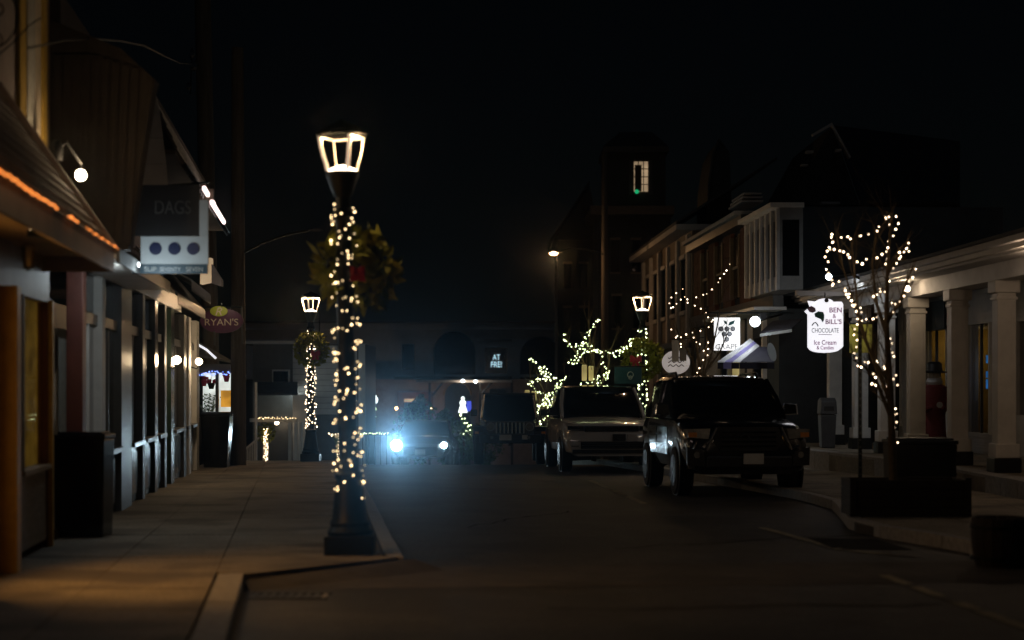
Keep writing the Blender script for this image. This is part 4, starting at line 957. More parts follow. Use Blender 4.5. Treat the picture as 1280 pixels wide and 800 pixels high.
# porch lamps
for k, (px, py, m_, e, col, lab) in enumerate(((1134, 361, 'globe', 14, (1, .74, .48), 'warm bare bulb lamp under the porch eave'), (1036, 346, 'cold', 34, (.80, .90, 1), 'cold white lamp at the far corner of the porch eave'), (1300, 332, 'globe', 28, (1, .70, .48), 'warm porch lamp added out of view to light the near columns'))):  # the last lamp is added out of view to brighten the near columns
    Yq = P.Y(px, .45) if k != 1 else 38.6; z = EYE+(HZ-py)/FP*Yq; c = P.p(Yq, z, .45) if k != 1 else W(px, py, 38.6)
    t = thing('porch_lamp', lab, 'lamp', c, 'lamps under the porch eave')
    MB().ball(c, .07, 12, 8).build('bulb', m_, t, True); MB().tube([c+Vector((0, 0, .05)), (c.x, c.y, 3.723)] if k != 1 else [c+Vector((.05, .03, .02)), c+Vector((.5, .2, .1)), P.p(39, 3.9, .7)], .03, 8).build('holder', 'iron', t)
    lamp('glow', c+Vector((-.16, -.05, -.02)), e, col, t, rad=.08) if k != 1 else lamp('glow', c+Vector((.1, .12, -.02)), 70, col, t, 'SPOT', .08, (.5, 1, -.45), 1.9, .6)
# standing figure beside the door
Yf = P.Y(1168, -1.1); c = P.p(Yf, FZ, -1.1)
t = thing('statue', 'dark red coated statue in a brimmed hat standing on the porch', 'statue', c)
def lf(prof, par, name, m, dx=0, dz=0, sx=1, sy=.75):
    mb = MB().lathe(prof, (0, 0, 0), 18); mb.v = [Vector((p.x*sx, p.y*sy, p.z))+c+Vector((dx, 0, dz)) for p in mb.v]; return mb.build(name, m, par, True)
lf([(.26, 0), (.30, .06), (.26, .5), (.25, .85), (.27, 1.0), (.32, 1.3), (.30, 1.48), (.12, 1.56), (.10, 1.6)], t, 'coat', 'coat_red')
lf([(.08, 1.56), (.13, 1.62), (.15, 1.72), (.14, 1.82), (.08, 1.9), (.01, 1.92)], t, 'head', 'skin_pale', 0, 0, 1, 1)
lf([(.3, 1.80), (.31, 1.82), (.18, 1.85), (.17, 2.0), (.12, 2.05), (.01, 2.06)], t, 'hat', 'black', 0, 0, 1, 1)
lf([(.04, 1.42), (.14, 1.5), (.19, 1.6), (.15, 1.68), (.1, 1.7)], t, 'beard', 'siding_white', 0, 0, 1, .95)
for s in (-1, 1): MB().tube([c+Vector((s*.28, 0, 1.42)), c+Vector((s*.36, -.05, 1.15)), c+Vector((s*.26, -.24, .98)), c+Vector((s*.12, -.28, 1.02))], [.09, .085, .07, .05], 8).build('arm', 'coat_red', t, True)
MB().lathe([(.07, 0), (.07, -.02)], c+Vector((.06, -.235, 1.08)), 14, 'y').build('emblem', 'skin_pale', t)
# grey wheeled bin on the porch
xb = W(1036, 530, 42.6).x
t = thing('wheeled_bin', 'grey lidded bin in front of the white porch columns', 'bin', (xb, 42.8, FZ))
MB().hexa([(xb-.16, 42.65, FZ), (xb+.16, 42.65, FZ), (xb+.16, 43.0, FZ), (xb-.16, 43.0, FZ), (xb-.19, 42.6, .86), (xb+.19, 42.6, .86), (xb+.19, 43.05, .86), (xb-.19, 43.05, .86)]).build('body', 'grey_dark', t, bevel=.02)
MB().loft([[Vector((xb+x, y, z)) for x, z in ((-.21*k, z0), (.21*k, z0), (.19*k, z1), (-.19*k, z1))] for y, k, z0, z1 in ((42.57, .96, .865, 1.18), (42.8, 1, .865, 1.27), (43.07, .98, .865, 1.2))]).build('lid', 'grey_dark', t, bevel=.02)
MB().box(xb-.12, xb+.12, 42.565, 42.59, .95, 1.06).build('flap', 'black', t)

# ------------------------------------------------------------------ right: signs by the porch
Yb = 37.2
t = thing('hanging_sign', 'white shaped chocolate shop sign with magenta and green print', 'sign', W(1031, 410, Yb))
out = [(1010, 376), (1021, 377)]+[(1031+11*math.cos(R(a)), 378-5*math.sin(R(a))) for a in range(170, 5, -20)]+[(1052, 377), (1054, 380), (1054, 433), (1051, 436)]+[(1031+19*math.cos(R(a)), 436+5*math.sin(R(a))) for a in range(10, 175, 20)]+[(1010, 434), (1010, 393), (1006, 389), (1013, 384)]
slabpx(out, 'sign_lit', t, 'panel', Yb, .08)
M['ink_pink'] = mat('ink_pink', (.55, .05, .42), .6, 0, .1, 3, 0); M['ink_dark'] = mat('ink_dark', (.03, .03, .05), .6, 0, .1, 3, 0); M['ink_green'] = mat('ink_green', (.02, .13, .13), .6, 0, .4, 30, 0); M['ink_mauve'] = mat('ink_mauve', (.30, .20, .34), .6, 0, .3, 20, 0)
ff = Yb-.001
lettering('BEN', W(1044.5, 387.5, ff), .26, .105, 'ink_pink', t, bold=.012); lettering('&', W(1043, 395, ff), .07, .085, 'ink_pink', t); lettering("BILL'S", W(1042, 402, ff), .34, .105, 'ink_pink', t, bold=.012)
lettering('CHOCOLATE', W(1031.5, 413, ff), .57, .095, 'ink_dark', t); MB().tube([W(1023, 418, ff-.004), W(1040, 418.4, ff-.004)], .006, 4).build('thin_rule', 'ink_mauve', t)
lettering('Ice Cream', W(1031.5, 428, ff), .47, .10, 'ink_pink', t, bold=.008); lettering('& Candies', W(1031.5, 434.5, ff), .36, .08, 'ink_pink', t, bold=.006)
slabpx([(1018, 392), (1023, 389), (1029, 390), (1030.5, 394), (1030, 400), (1028.5, 403), (1026, 399), (1019, 396)], 'ink_green', t, 'green_emblem', ff-.012, .012)
slabpx([(1009, 386), (1014, 382), (1019, 385), (1020, 389), (1016, 391), (1012, 390)], 'ink_mauve', t, 'mauve_emblem', ff-.012, .012)
MB().tube([W(x, y, ff-.008) for x, y in ((1015, 407), (1017, 404), (1019.5, 403), (1022, 406), (1022.5, 408))], .012, 5).build('curl', 'ink_dark', t)
MB().lathe([(.045, 0), (.045, -.03)], W(1033, 375.5, ff), 12, 'y').build('boss', 'ink_dark', t)
MB().prism([W(996, 363, 38.2), W(1062, 365, 37.4), W(1062, 369.5, 37.4), W(996, 369, 38.2)], (0, .25, 0)).build('hanging_shelf', 'siding_white', t)
MB().tube([W(1031, 374, Yb+.04), W(1031, 366, Yb+.2)], .012, 5).build('hook', 'iron', t); MB().tube([W(1060, 367, 37.5), P.p(P.Y(1075), 3.55, .1)], .03, 6).build('bracket', 'iron', t)
t = thing('hanging_banner', 'plain mustard yellow banner behind the lit bare tree', 'banner', W(1076, 442, 39.5))
slabpx([(1062, 405), (1090, 405), (1090, 441), (1062, 441)], 'gold_board', t, 'cloth', 39.5, .03); MB().tube([W(1060, 404.5, 39.5), W(1092, 404.5, 39.5)], .015, 6).build('rod', 'iron', t)
lamp_x = W(1076, 420, 38.9)
# slim black post with tiny lights
pb = Vector((W(1075, 600, 25.6).x, 25.6, gz(25.6)+.15))
t = thing('sign_post', 'slim black perforated post beside the lit bare tree', 'post', pb)
MB().box(pb.x-.025, pb.x+.025, pb.y-.025, pb.y+.025, pb.z, 2.6).build('shaft', 'iron', t)
for i in range(26): MB().box(pb.x-.012, pb.x+.012, pb.y-.028, pb.y-.0255, pb.z+.1+i*.1, pb.z+.125+i*.1).build('hole', 'grey_paint', t)

# ------------------------------------------------------------------ right: planter, bins, bench, barrel
Yp = 24.0
zp = gz(Yp)+.15
t = thing('planter_box', 'long dark wooden planter box at the right kerb', 'planter', (W(1137, 640, Yp).x, Yp+.4, zp))
x0, x1 = W(1065, 0, Yp).x, W(1211, 0, Yp).x; z1 = EYE+(HZ-600)/FP*Yp
nb = 4
for i in range(nb):
    a, b_ = zp+(z1-zp)*i/nb, zp+(z1-zp)*(i+1)/nb
    MB().box(x0, x1, Yp, Yp+.04, a+.004, b_-.004).build('board', 'wood_black', t); MB().box(x0, x1, Yp+.76, Yp+.8, a+.004, b_-.004).build('board', 'wood_black', t)
    MB().box(x0, x0+.04, Yp+.042, Yp+.758, a+.004, b_-.004).build('board', 'wood_black', t); MB().box(x1-.04, x1, Yp+.042, Yp+.758, a+.004, b_-.004).build('board', 'wood_black', t)
for x in (x0-.03, x1-.05): MB().box(x, x+.08, Yp-.03, Yp-.002, zp, z1+.03).build('corner_post', 'wood_black', t)
MB().box(x0+.045, x1-.045, Yp+.045, Yp+.755, zp+.02, z1-.06).build('soil', 'joint', t)
bin_box('litter_bin', 1116, 1197, 548, 25.4, .7, 'wide dark litter bin standing behind the planter box', 'black', .03, 'bin', gz(25.4)+.15)
t = thing('bench', 'dark metal bench with curved arm behind the wide bin', 'bench', (W(1150, 560, 27.5).x, 27.5, gz(27.5)+.15))
zb_ = gz(27.5)+.15; bx = W(1136, 0, 27.5).x
MB().box(bx-.05, bx+.7, 27.3, 27.75, zb_+.42, zb_+.46).build('seat', 'iron', t); MB().box(bx-.05, bx+.7, 27.75, 27.79, zb_+.46, zb_+.95).build('backrest', 'iron', t)
for x in (bx, bx+.65):
    MB().tube([(x, 27.3, zb_), (x, 27.28, zb_+.42), (x, 27.2, zb_+.62), (x, 27.35, zb_+.68), (x, 27.76, zb_+.7)], .022, 6).build('leg', 'iron', t); MB().tube([(x, 27.78, zb_), (x, 27.77, zb_+.46)], .022, 6).build('leg', 'iron', t)
Yq = 18.3; xq = W(1250, 0, Yq).x; zq = gz(Yq)
t = thing('barrel_planter', 'dark half barrel planter in the lower right corner', 'planter', (xq, Yq, zq))
for k in range(18):
    a0, a1 = 2*math.pi*k/18+.012, 2*math.pi*(k+1)/18-.012
    rings_ = []
    for r_, z in ((.25, zq), (.285, zq+.18), (.30, zq+.34), (.29, zq+.52)):
        rings_.append([Vector((xq+math.cos(a)*rr, Yq+math.sin(a)*rr, z)) for a, rr in ((a0, r_), (a1, r_), (a1, r_-.03), (a0, r_-.03))])
    MB().loft(rings_).build('stave', 'wood_black', t)
for z in (zq+.1, zq+.42): MB().lathe([(.285+.02, z-.02), (.285+.024, z+.02), (.26, z+.02), (.26, z-.02)], (xq, Yq, 0), 24).build('hoop', 'iron', t)
MB().lathe([(.25, zq+.44), (.01, zq+.46)], (xq, Yq, 0), 18).build('soil', 'joint', t)

# ------------------------------------------------------------------ bare trees with fairy lights
def twig(mb, p, d, ln, r, depth, rnd):
    q = p; pts = [p]; rr = [r]; n = 4
    for i in range(n):
        d = (d+Vector([rnd.uniform(-.22, .22) for _ in '123'])+Vector((0, 0, .06))).normalized(); q = q+d*ln/n; pts.append(q); rr.append(r*(1-.6*(i+1)/n))
    mb.tube(pts, rr, 4, False)
    if depth:
        for _ in range(rnd.choice((2, 3))):
            k = rnd.randint(1, n); e = (d+Vector([rnd.uniform(-.75, .75) for _ in '123'])).normalized(); twig(mb, pts[k], e, ln*rnd.uniform(.45, .75), rr[k]*.6, depth-1, rnd)
def bare_tree(label, slabel, Y, ground, limbs, lines_, kind, sc, step, seed, spread=.5, r0=.06):
    rnd = random.Random(seed); b = W(limbs[0][0][0], limbs[0][0][1], Y); b.z = ground
    t = thing('bare_tree', label, 'tree', b, 'bare trees strung with lights')
    def P3(pts, dz): return [W(x, y, Y+dz*i/max(1, len(pts)-1)) for i, (x, y) in enumerate(pts)]
    trunk = P3(limbs[0], 0); trunk[0] = b
    MB().tube(trunk, [r0*(1-.75*i/(len(trunk)-1)) for i in range(len(trunk))], 8).build('trunk', 'bark', t, True)
    mb = MB(); path3 = []
    for k, l in enumerate(limbs):
        dz = 0 if k == 0 else rnd.uniform(-spread, spread); p3 = P3(l, dz)
        if k: mb.tube(p3, [r0*.55*(1-.8*i/max(1, len(p3)-1)) for i in range(len(p3))], 6)
        for i in range(2 if k == 0 else 1, len(p3)):
            d = (p3[i]-p3[i-1]).normalized()
            for _ in range(3):
                e = (d+Vector((rnd.uniform(-.8, .8), rnd.uniform(-.8, .8), rnd.uniform(-.1, .7)))).normalized()
                twig(mb, p3[i-1]+(p3[i]-p3[i-1])*rnd.random(), e, (p3[-1]-p3[0]).length*.16+.12, r0*.14, 2, rnd)
    mb.build('branches', 'bark', t)
    paths = [P3(l, rnd.uniform(-spread, spread)*.6) for l in (lines_*2 if kind == 'bulb_green' else lines_)]
    light_string(paths, kind, slabel, 'lights strung on bare trees', sc=sc, step=step, jit=.028 if kind != 'bulb_green' else .055)
    return t
tA = [[(1117, 600), (1115, 545), (1113, 490), (1110, 440), (1108, 400), (1109, 350), (1111, 310), (1114, 275)],
      [(1112, 480), (1092, 450), (1078, 415), (1066, 375), (1054, 335), (1046, 300)], [(1112, 500), (1100, 470), (1084, 430), (1072, 390), (1068, 340), (1064, 300)],
      [(1109, 400), (1124, 380), (1134, 350), (1142, 332)], [(1110, 340), (1122, 322), (1136, 305)], [(1109, 420), (1096, 380), (1090, 330), (1096, 290)], [(1113, 520), (1096, 478), (1080, 458), (1066, 450)]]
sA = [[(1119, 592), (1113, 572), (1120, 552), (1112, 536), (1120, 515), (1111, 492), (1118, 470), (1109, 450), (1115, 436), (1110, 415), (1106, 400)], [(1117, 585), (1115, 558), (1121, 525), (1112, 502), (1119, 480), (1110, 462), (1117, 445), (1112, 430)], [(1124, 276), (1112, 268), (1106, 272), (1118, 285), (1112, 300), (1109, 330), (1112, 345), (1108, 365), (1112, 380)],
      [(1105, 273), (1100, 283), (1088, 290), (1078, 294), (1066, 296), (1060, 297), (1052, 296), (1041, 294)], [(1041, 294), (1035, 308), (1040, 312), (1044, 309), (1036, 315), (1030, 320), (1034, 328), (1037, 340), (1041, 350), (1040, 356)],
      [(1051, 312), (1060, 320), (1058, 315), (1045, 310)], [(1071, 326), (1078, 329), (1084, 322), (1095, 322), (1101, 315), (1109, 309)], [(1118, 322), (1124, 319), (1134, 312), (1137, 305), (1131, 307), (1126, 313), (1122, 330), (1118, 333)],
      [(1040, 352), (1048, 352), (1055, 358), (1063, 367), (1070, 380), (1078, 390), (1082, 400)], [(1143, 335), (1142, 346), (1136, 352), (1132, 369), (1120, 380), (1115, 389), (1106, 394), (1098, 396), (1092, 400)],
      [(1092, 369), (1098, 364), (1107, 360), (1112, 352)], [(1060, 366), (1064, 378), (1068, 390), (1072, 404), (1079, 402)], [(1068, 412), (1071, 455), (1077, 456), (1086, 450), (1094, 450), (1100, 459), (1107, 461), (1115, 460)], [(1088, 477), (1094, 480), (1100, 482), (1110, 486)], [(1112, 432), (1114, 440), (1108, 452), (1104, 457), (1092, 466), (1096, 470)]]
bare_tree('slender bare tree strung with warm lights beside the porch', 'warm lights on the bare tree in front of the porch', 24.5, zp, tA, sA, 'bulb_white', .85, .085, 11, .5, .06)
tB = [[(742, 560), (744, 500), (742, 460), (738, 430), (735, 400)], [(743, 480), (728, 450), (716, 435), (706, 422)], [(743, 470), (756, 440), (775, 436), (790, 425)], [(741, 450), (742, 425), (747, 396)], [(744, 490), (730, 455), (722, 452), (712, 455)], [(745, 490), (760, 465), (762, 440), (770, 420)]]
sB = [[(706, 420), (708, 427), (714, 432), (722, 430), (726, 434), (722, 441), (716, 448), (713, 455), (722, 453), (728, 447), (730, 440)], [(748, 397), (742, 406), (736, 417), (730, 426), (725, 432), (735, 437), (745, 435), (752, 443)], [(790, 425), (782, 433), (776, 440), (768, 446), (760, 440), (752, 438), (742, 436), (734, 432)], [(752, 455), (760, 463), (757, 470), (751, 468), (744, 474), (734, 476), (728, 478)], [(790, 424), (786, 430), (775, 436), (768, 440)], [(760, 473), (752, 476), (745, 478)]]
bare_tree('bare tree with greenish lights standing above the silver car roof', 'greenish lights on the bare tree behind the silver car', 46.5, gz(46.5)+.15, tB, sB, 'bulb_green', 1.0, .10, 12, .6, .07)
tC = [[(684, 572), (685, 540), (683, 515), (680, 490), (672, 470)], [(684, 530), (674, 500), (664, 480), (661, 450)], [(684, 540), (696, 505), (704, 480), (706, 470)], [(684, 545), (676, 520), (668, 505)]]
sC = [[(662, 447), (668, 452), (675, 457), (682, 463), (688, 469), (693, 472)], [(661, 478), (668, 475), (676, 474), (684, 474), (688, 475)], [(706, 470), (702, 476), (698, 484), (692, 492), (686, 497), (682, 503), (680, 508), (686, 507), (692, 500), (698, 492)], [(663, 478), (668, 484), (668, 490), (676, 489), (684, 492), (692, 488), (698, 480)], [(672, 508), (673, 514), (680, 515), (683, 520), (677, 528)], [(680, 465), (683, 472), (679, 466), (674, 460)], [(684, 497), (680, 500), (676, 505), (672, 505)]]
bare_tree('small bare tree thick with greenish lights beside the boxy dark car', 'thick greenish lights on the small tree beside the boxy dark car', 52, gz(52)+.15, tC, sC, 'bulb_green', 1.05, .09, 13, .6, .06)
tD = [[(880, 560), (879, 510), (876, 470), (872, 440), (868, 410)], [(878, 490), (866, 450), (852, 425), (842, 405)], [(877, 480), (890, 440), (898, 400), (905, 350)], [(877, 480), (884, 430), (880, 390), (874, 370)], [(878, 470), (900, 440), (912, 410)]]
sD = [[(840, 412), (848, 418), (852, 422), (858, 416), (866, 416), (875, 413), (885, 408), (890, 402)], [(913, 330), (908, 336), (904, 343), (897, 352), (891, 360), (884, 366), (878, 368), (870, 370), (860, 372)], [(838, 384), (837, 378), (844, 366), (853, 361), (856, 370), (847, 379), (841, 382)], [(860, 378), (868, 380), (876, 386), (882, 390), (890, 400)], [(866, 421), (874, 430), (880, 438), (886, 428), (884, 442), (878, 450), (874, 460), (868, 470), (862, 474)], [(846, 420), (850, 428), (852, 432)]]
bare_tree('bare tree with a few warm lights in front of the oval sign', 'sparse warm lights on the bare tree by the oval sign', 39.5, gz(39.5)+.15, tD, sD, 'bulb_white', .9, .14, 14, .6, .06)

# ------------------------------------------------------------------ right: the bay-fronted brick building with the grape sign
Q = Fr(8.84, -.038, -1)
q = lambda px, w_=0: Q.Y(px, w_)
bb = thing('brick_building', 'brick and white bay-fronted building behind the grape sign', 'building', Q.p(54, gz(54)))
Ya, Yz = 46.6, 62.5
Q.obj('ground_wall', 'slate_dark', bb, Ya, Yz, -1.5, 3.6, -6, 0)
Q.obj('floor_band', 'grey_paint', bb, Ya-.1, Yz, 3.6, 3.95, -.1, .18)
Q.obj('core_wall', 'slate_dark', bb, Ya, Yz, 3.95, 6.3, -6, -.12)
Q.obj('cornice', 'grey_paint', bb, 50.8, Yz, 6.25, 6.5, -.1, .3); Q.obj('parapet_cornice', 'siding_white', bb, 51, Yz, 6.503, 6.62, -6, .45)
# brick piers between tall windows
wins = [(914, 925), (894, 904), (877, 886)]
edges = [Yw_ for a, b_ in wins for Yw_ in (q(b_), q(a))]; pe = [50.9]+edges+[Yz]
for i in range(0, len(pe), 2):
    a, b_ = pe[i], pe[i+1]
    n_ = max(1, int((b_-a)/.9))
    for r_ in range(10):
        for c_ in range(n_):
            aa, bb2 = a+(b_-a)*c_/n_, a+(b_-a)*(c_+1)/n_; o_ = .012*((r_+c_) % 2)
            Q.obj('brick_panel', 'brick', bb, aa+.006, bb2-.006, 3.96+r_*.229, 3.96+(r_+1)*.229-.008, -.119, .0+o_)
for a, b_ in wins:
    w_ = Q.obj('window', 'car_glass', bb, q(b_), q(a), 4.2, 6.1, -.1, -.06)
    for y_ in (q(b_), q(a)-.1): Q.obj('frame', 'fascia', w_, y_, y_+.1, 4.2, 6.1, -.058, .05)
    Q.obj('sash', 'fascia', w_, q(b_)+.1, q(a)-.1, 5.1, 5.18, -.058, .0)
# white bay
by0, by1 = q(969, .6), q(930, .6)
bay = Q.obj('bay', 'bay_paint', bb, by0, by1, 3.96, 6.0, -.1, .5)
Q.obj('bay_roof', 'white_wood', bb, by0-.15, by1+.15, 6.0, 6.12, -.1, .75)
mb = MB()
for k in range(7):
    y_ = by0+(by1-by0)*k/6; Q.obj('pilaster', 'siding_white', bay, y_-.09, y_+.09, 3.96, 5.98, .502, .58)
for k in range(6):
    y_ = by0+(by1-by0)*(k+.5)/6; Q.obj('pane', 'car_glass', bay, y_-.35, y_+.35, 4.3, 5.7, .502, .52)
MB().hexa([Q.p(by0-.03, 4.3, .0), Q.p(by0-.03, 4.3, .42), Q.p(by0-.002, 4.3, .42), Q.p(by0-.002, 4.3, 0), Q.p(by0-.03, 5.7, 0), Q.p(by0-.03, 5.7, .42), Q.p(by0-.002, 5.7, .42), Q.p(by0-.002, 5.7, 0)]).build('pane', 'car_glass', bay)
for k in range(3): Q.obj('eave_return', 'siding_white', bb, 52.2+k*.1, 54.6, 7.0+.12*k, 7.06+.12*k, -.6, .05-.05*k)
# shop front under the bay
Q.obj('shop_soffit', 'white_wood', bb, q(945, .8), q(880, .8), 3.52, 3.6, .0, .85)
for px in (958, 940, 930, 914, 900, 880): Q.obj('pier', 'white_wood', bb, q(px)-.12, q(px)+.12, -1.0, 3.5, .003, .12)
for a, b_ in ((956, 942), (928, 916), (912, 902)): Q.obj('shop_window', 'window_yellow' if a == 928 else 'glass_dark', bb, q(a)+.15, q(b_)-.15, .2, 2.9, .003, .04)
c = W(944, 402, 44.1)
t = thing('wall_lamp', 'dazzling white flood lamp on the wall above the striped awning', 'lamp', c)
MB().lathe([(.12, -.03), (.13, .02), (.05, .1)], c, 14, 'y').build('lens', 'cold', t, True); MB().tube([c+Vector((0, .08, 0)), c+Vector((.9, 1.4, .25))], .03, 6).build('arm', 'iron', t)
c2 = W(954, 395, 44.1); MB().lathe([(.09, -.02), (.1, .12)], c2, 10, 'y').build('housing', 'black', t)
lamp('glow', c+Vector((-.12, -.2, -.05)), 26, (.92, .97, 1), t, 'SPOT', .1, (-.25, .15, -1), 2.5, .5)
# grape sign
Yg = 44.6
t = thing('hanging_sign', 'bright white sign with a bunch of grapes drawn above lettering', 'sign', W(909, 417, Yg))
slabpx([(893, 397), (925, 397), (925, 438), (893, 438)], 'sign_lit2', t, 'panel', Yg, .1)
fg = Yg-.001
M['ink_grey'] = mat('ink_grey', (.16, .16, .19), .6, 0, .3, 20, 0); M['ink_pale'] = mat('ink_pale', (.40, .40, .43), .6, 0, .3, 20, 0)
for x, y in ((901, 411), (908.5, 411), (916, 411), (905, 417.5), (912, 417.5), (908.5, 424)):
    c = W(x, y, fg); MB().lathe([(.064, 0), (.064, -.01)], c, 18, 'y').build('grape', 'ink_grey', t); MB().lathe([(.046, -.010), (.046, -.014)], c+Vector((.006, 0, .006)), 16, 'y').build('grape_shine', 'ink_pale', t)
for pts in ([(909, 406), (905.5, 404), (904.5, 400), (908.5, 402)], [(910, 407), (912, 402.5), (919, 400), (917, 405), (913, 406.5)]): slabpx(pts, 'ink_green', t, 'leaf', fg-.01, .01)
lettering('GRAPE', W(908.5, 433.3, fg), .57, .14, 'ink_grey', t); lettering('THE', W(906, 427.5, fg), .1, .05, 'ink_grey', t)
for x in (897, 921): MB().tube([W(x, 397, Yg+.05), W(x, 391, Yg+.05)], .012, 5).build('hook', 'iron', t)
MB().tube([W(884, 391, Yg+.05), Vector((Q.p(Yg+.05, 0, 0).x, Yg+.05, W(0, 391, Yg).z))], .02, 6).build('arm', 'iron', t)
# striped awning, seen end on
t = thing('striped_awning', 'lilac and white striped awning below the dazzling lamp', 'awning', W(935, 440, 44.2))
A0 = lambda f, Y: W(938+f*11, 424+f*9, Y+1.2); A1 = lambda f, Y: W(897+f*28, 453, Y)
for i, (f0, f1, m_) in enumerate(((0, .33, 'awning_white'), (.33, .68, 'awning_lilac'), (.68, 1.0, 'awning_white'))):
    MB().prism([A1(f0, 43.6), A1(f1, 43.6), A0(f1, 43.6), A0(f0, 43.6)], (0, .02, .02)).build('stripe', m_, t)
for a, b_, m_ in ((897, 904, 'awning_navy'), (904.3, 914, 'awning_lilac'), (914.3, 924, 'awning_navy'), (924.3, 968, 'awning_navy')): slabpx([(a, 453.3), (b_, 453.3), (b_, 461), (a, 461)], m_, t, 'valance', 43.6, .02)
MB().prism([W(925, 453, 43.62), W(968, 453, 43.62), W(966, 435, 44.7), W(949, 434, 44.7)], (0, .02, .02)).build('dark_slope', 'awning_navy', t)
t = thing('round_sign', 'tilted grey round sign beside the striped awning', 'sign', W(965, 440, 42.8)); slabpx([(965+5*math.cos(a)-3*math.sin(a)*0-2.5*math.sin(a), 440+11.5*-math.sin(a)) for a in [i*math.pi/12 for i in range(24)]], 'sign_grey', t, 'disc', 42.8, .04); MB().tube([W(962, 429, 42.83), W(962, 422, 42.83)], .012, 5).build('hook', 'iron', t)
t = thing('dark_awning', 'dark awning with pale edge under the dazzling lamp', 'awning', W(965, 410, 45))
MB().prism([W(950, 417, 44.6), W(990, 411, 43.4), W(1004, 400, 45), W(966, 402, 46)], (0, 0, .03)).build('cloth', 'awning_navy', t); MB().prism([W(950, 417.3, 44.58), W(990, 411.3, 43.38), W(990, 415, 43.38), W(950, 421, 44.58)], (0, .02, 0)).build('valance', 'sign_grey', t)
# oval and square hanging signs behind the bare tree
t = thing('oval_sign', 'pale oval sign with faint script left of the grape sign', 'sign', W(846, 453, 45.5))
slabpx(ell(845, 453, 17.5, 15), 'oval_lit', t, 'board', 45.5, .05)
for k in range(3): MB().tube([W(835+x, 447+k*5+1.2*math.sin(x*.9+k), 45.49) for x in range(0, 21)], .012, 4).build('script_line', 'ink_grey', t)
t = thing('square_sign', 'small dim square sign hanging in front of the pale oval one', 'sign', W(849, 440, 44.2)); slabpx([(840, 425), (848.5, 425), (848.5, 452), (840, 452)], 'cream', t, 'panel', 44.2, .04); slabpx([(849.5, 426), (858, 426), (858, 451), (849.5, 451)], 'fascia', t, 'panel', 44.2, .04); MB().tube([W(840, 424, 44.2), W(880, 422, 44.6)], .012, 5).build('rod', 'iron', t)
t = thing('oval_sign', 'dim tan oval sign behind the bare tree beside the grape sign', 'sign', W(885, 455, 46)); slabpx(ell(884, 455, 14, 19), 'fascia', t, 'board', 46, .05); MB().tube([W(884, 437, 46), W(884, 428, 46)], .012, 5).build('hook', 'iron', t)
t = thing('teal_sign', 'teal hanging sign with a pale round emblem behind the silver car', 'sign', W(785, 468, 46.8)); slabpx([(768, 459), (802, 459), (802, 480), (768, 480)], 'teal', t, 'board', 46.8, .04)
for rr in (3.6, 2.0): MB().tube([W(788+rr*math.cos(a), 471-(rr if rr > 3 else rr-2)-1+rr*math.sin(a)+2, 46.79) for a in [i*math.pi/8 for i in range(17)]], .012, 5).build('emblem', 'sign_grey', t)
MB().tube([W(768, 458, 46.82), W(806, 458, 46.9)], .02, 6).build('rod', 'iron', t)
for k, (px, py, h_, Yx, lab) in enumerate(((735, 466, 20, 46.3, 'twin pale gold paper lanterns in the bare tree over the silver car'), (663.5, 494, 13, 51.6, 'twin pale gold paper lanterns beside the small lit tree'))):
    t = thing('paper_lantern', lab, 'lantern', W(px, py, Yx), 'paper lanterns in the trees')
    for s, dx in ((0, -4.5), (1, 4)): slabpx([(px+dx-3, py-h_/2+s*1.5), (px+dx+3, py-h_/2+s*1.5), (px+dx+3, py+h_/2), (px+dx-3, py+h_/2)], 'window_yellow', t, 'shade', Yx+.1*s, .12, .02)
    MB().tube([W(px, py-h_/2-1, Yx+.05), W(px+6, py-h_/2-6, Yx+.1)], .008, 4).build('cord', 'wire', t)

# ------------------------------------------------------------------ right: houses up the street
H = Fr(8.49, -.0325, -1)
hs = thing('eaved_house', 'pale two-storey house with a long eave beyond the brick building', 'house', H.p(70, gz(70)))
H.obj('wall', 'clap_brown', hs, 63, 79, -3, 7.1, -6, 0); H.obj('eave', 'siding_white', hs, 62.7, 79.6, 7.1, 7.3, -6, .6)
MB().prism([H.p(62.7, 7.31, .6), H.p(79.6, 7.31, .6), H.p(79.6, 9.6, -3), H.p(62.7, 9.6, -3)], (0, 0, .1)).build('roof', 'roof_dark', hs)
for k in range(6): H.obj('pilaster', 'siding_white', hs, 63.4+k*3, 63.9+k*3, -1.5, 7.0, .003, .12)
for k in range(5):
    w_ = H.obj('window', 'car_glass', hs, 64.5+k*3, 65.8+k*3, 4.3, 6.2, .003, .04); H.obj('frame', 'siding_white', w_, 64.4+k*3, 65.9+k*3, 4.15, 4.29, .003, .1); H.obj('frame', 'siding_white', w_, 64.4+k*3, 65.9+k*3, 6.22, 6.36, .003, .1)
H.obj('porch_roof', 'grey_paint', hs, 63, 78, 2.9, 3.1, .0, .7)
Yt = 90
tw = thing('tower_house', 'dark corner house with a turret and one lit sash window', 'house', (W(790, 0, Yt).x, Yt, gz(Yt)))
bx2 = lambda n, m, x0, x1, y0, y1, Y, d, par=None: MB().box(W(x0, 0, Y).x, W(x1, 0, Y).x, Y, Y+d, W(0, y1, Y).z, W(0, y0, Y).z).build(n, m, par or tw)
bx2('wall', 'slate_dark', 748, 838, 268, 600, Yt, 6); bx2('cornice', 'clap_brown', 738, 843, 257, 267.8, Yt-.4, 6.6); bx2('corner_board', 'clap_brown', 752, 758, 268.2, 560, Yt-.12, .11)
bx2('turret', 'slate_dark', 757, 832, 190, 256.8, Yt+.3, 4.5); bx2('turret_cornice', 'grey_dark', 754, 836, 183, 189.8, Yt, 5)
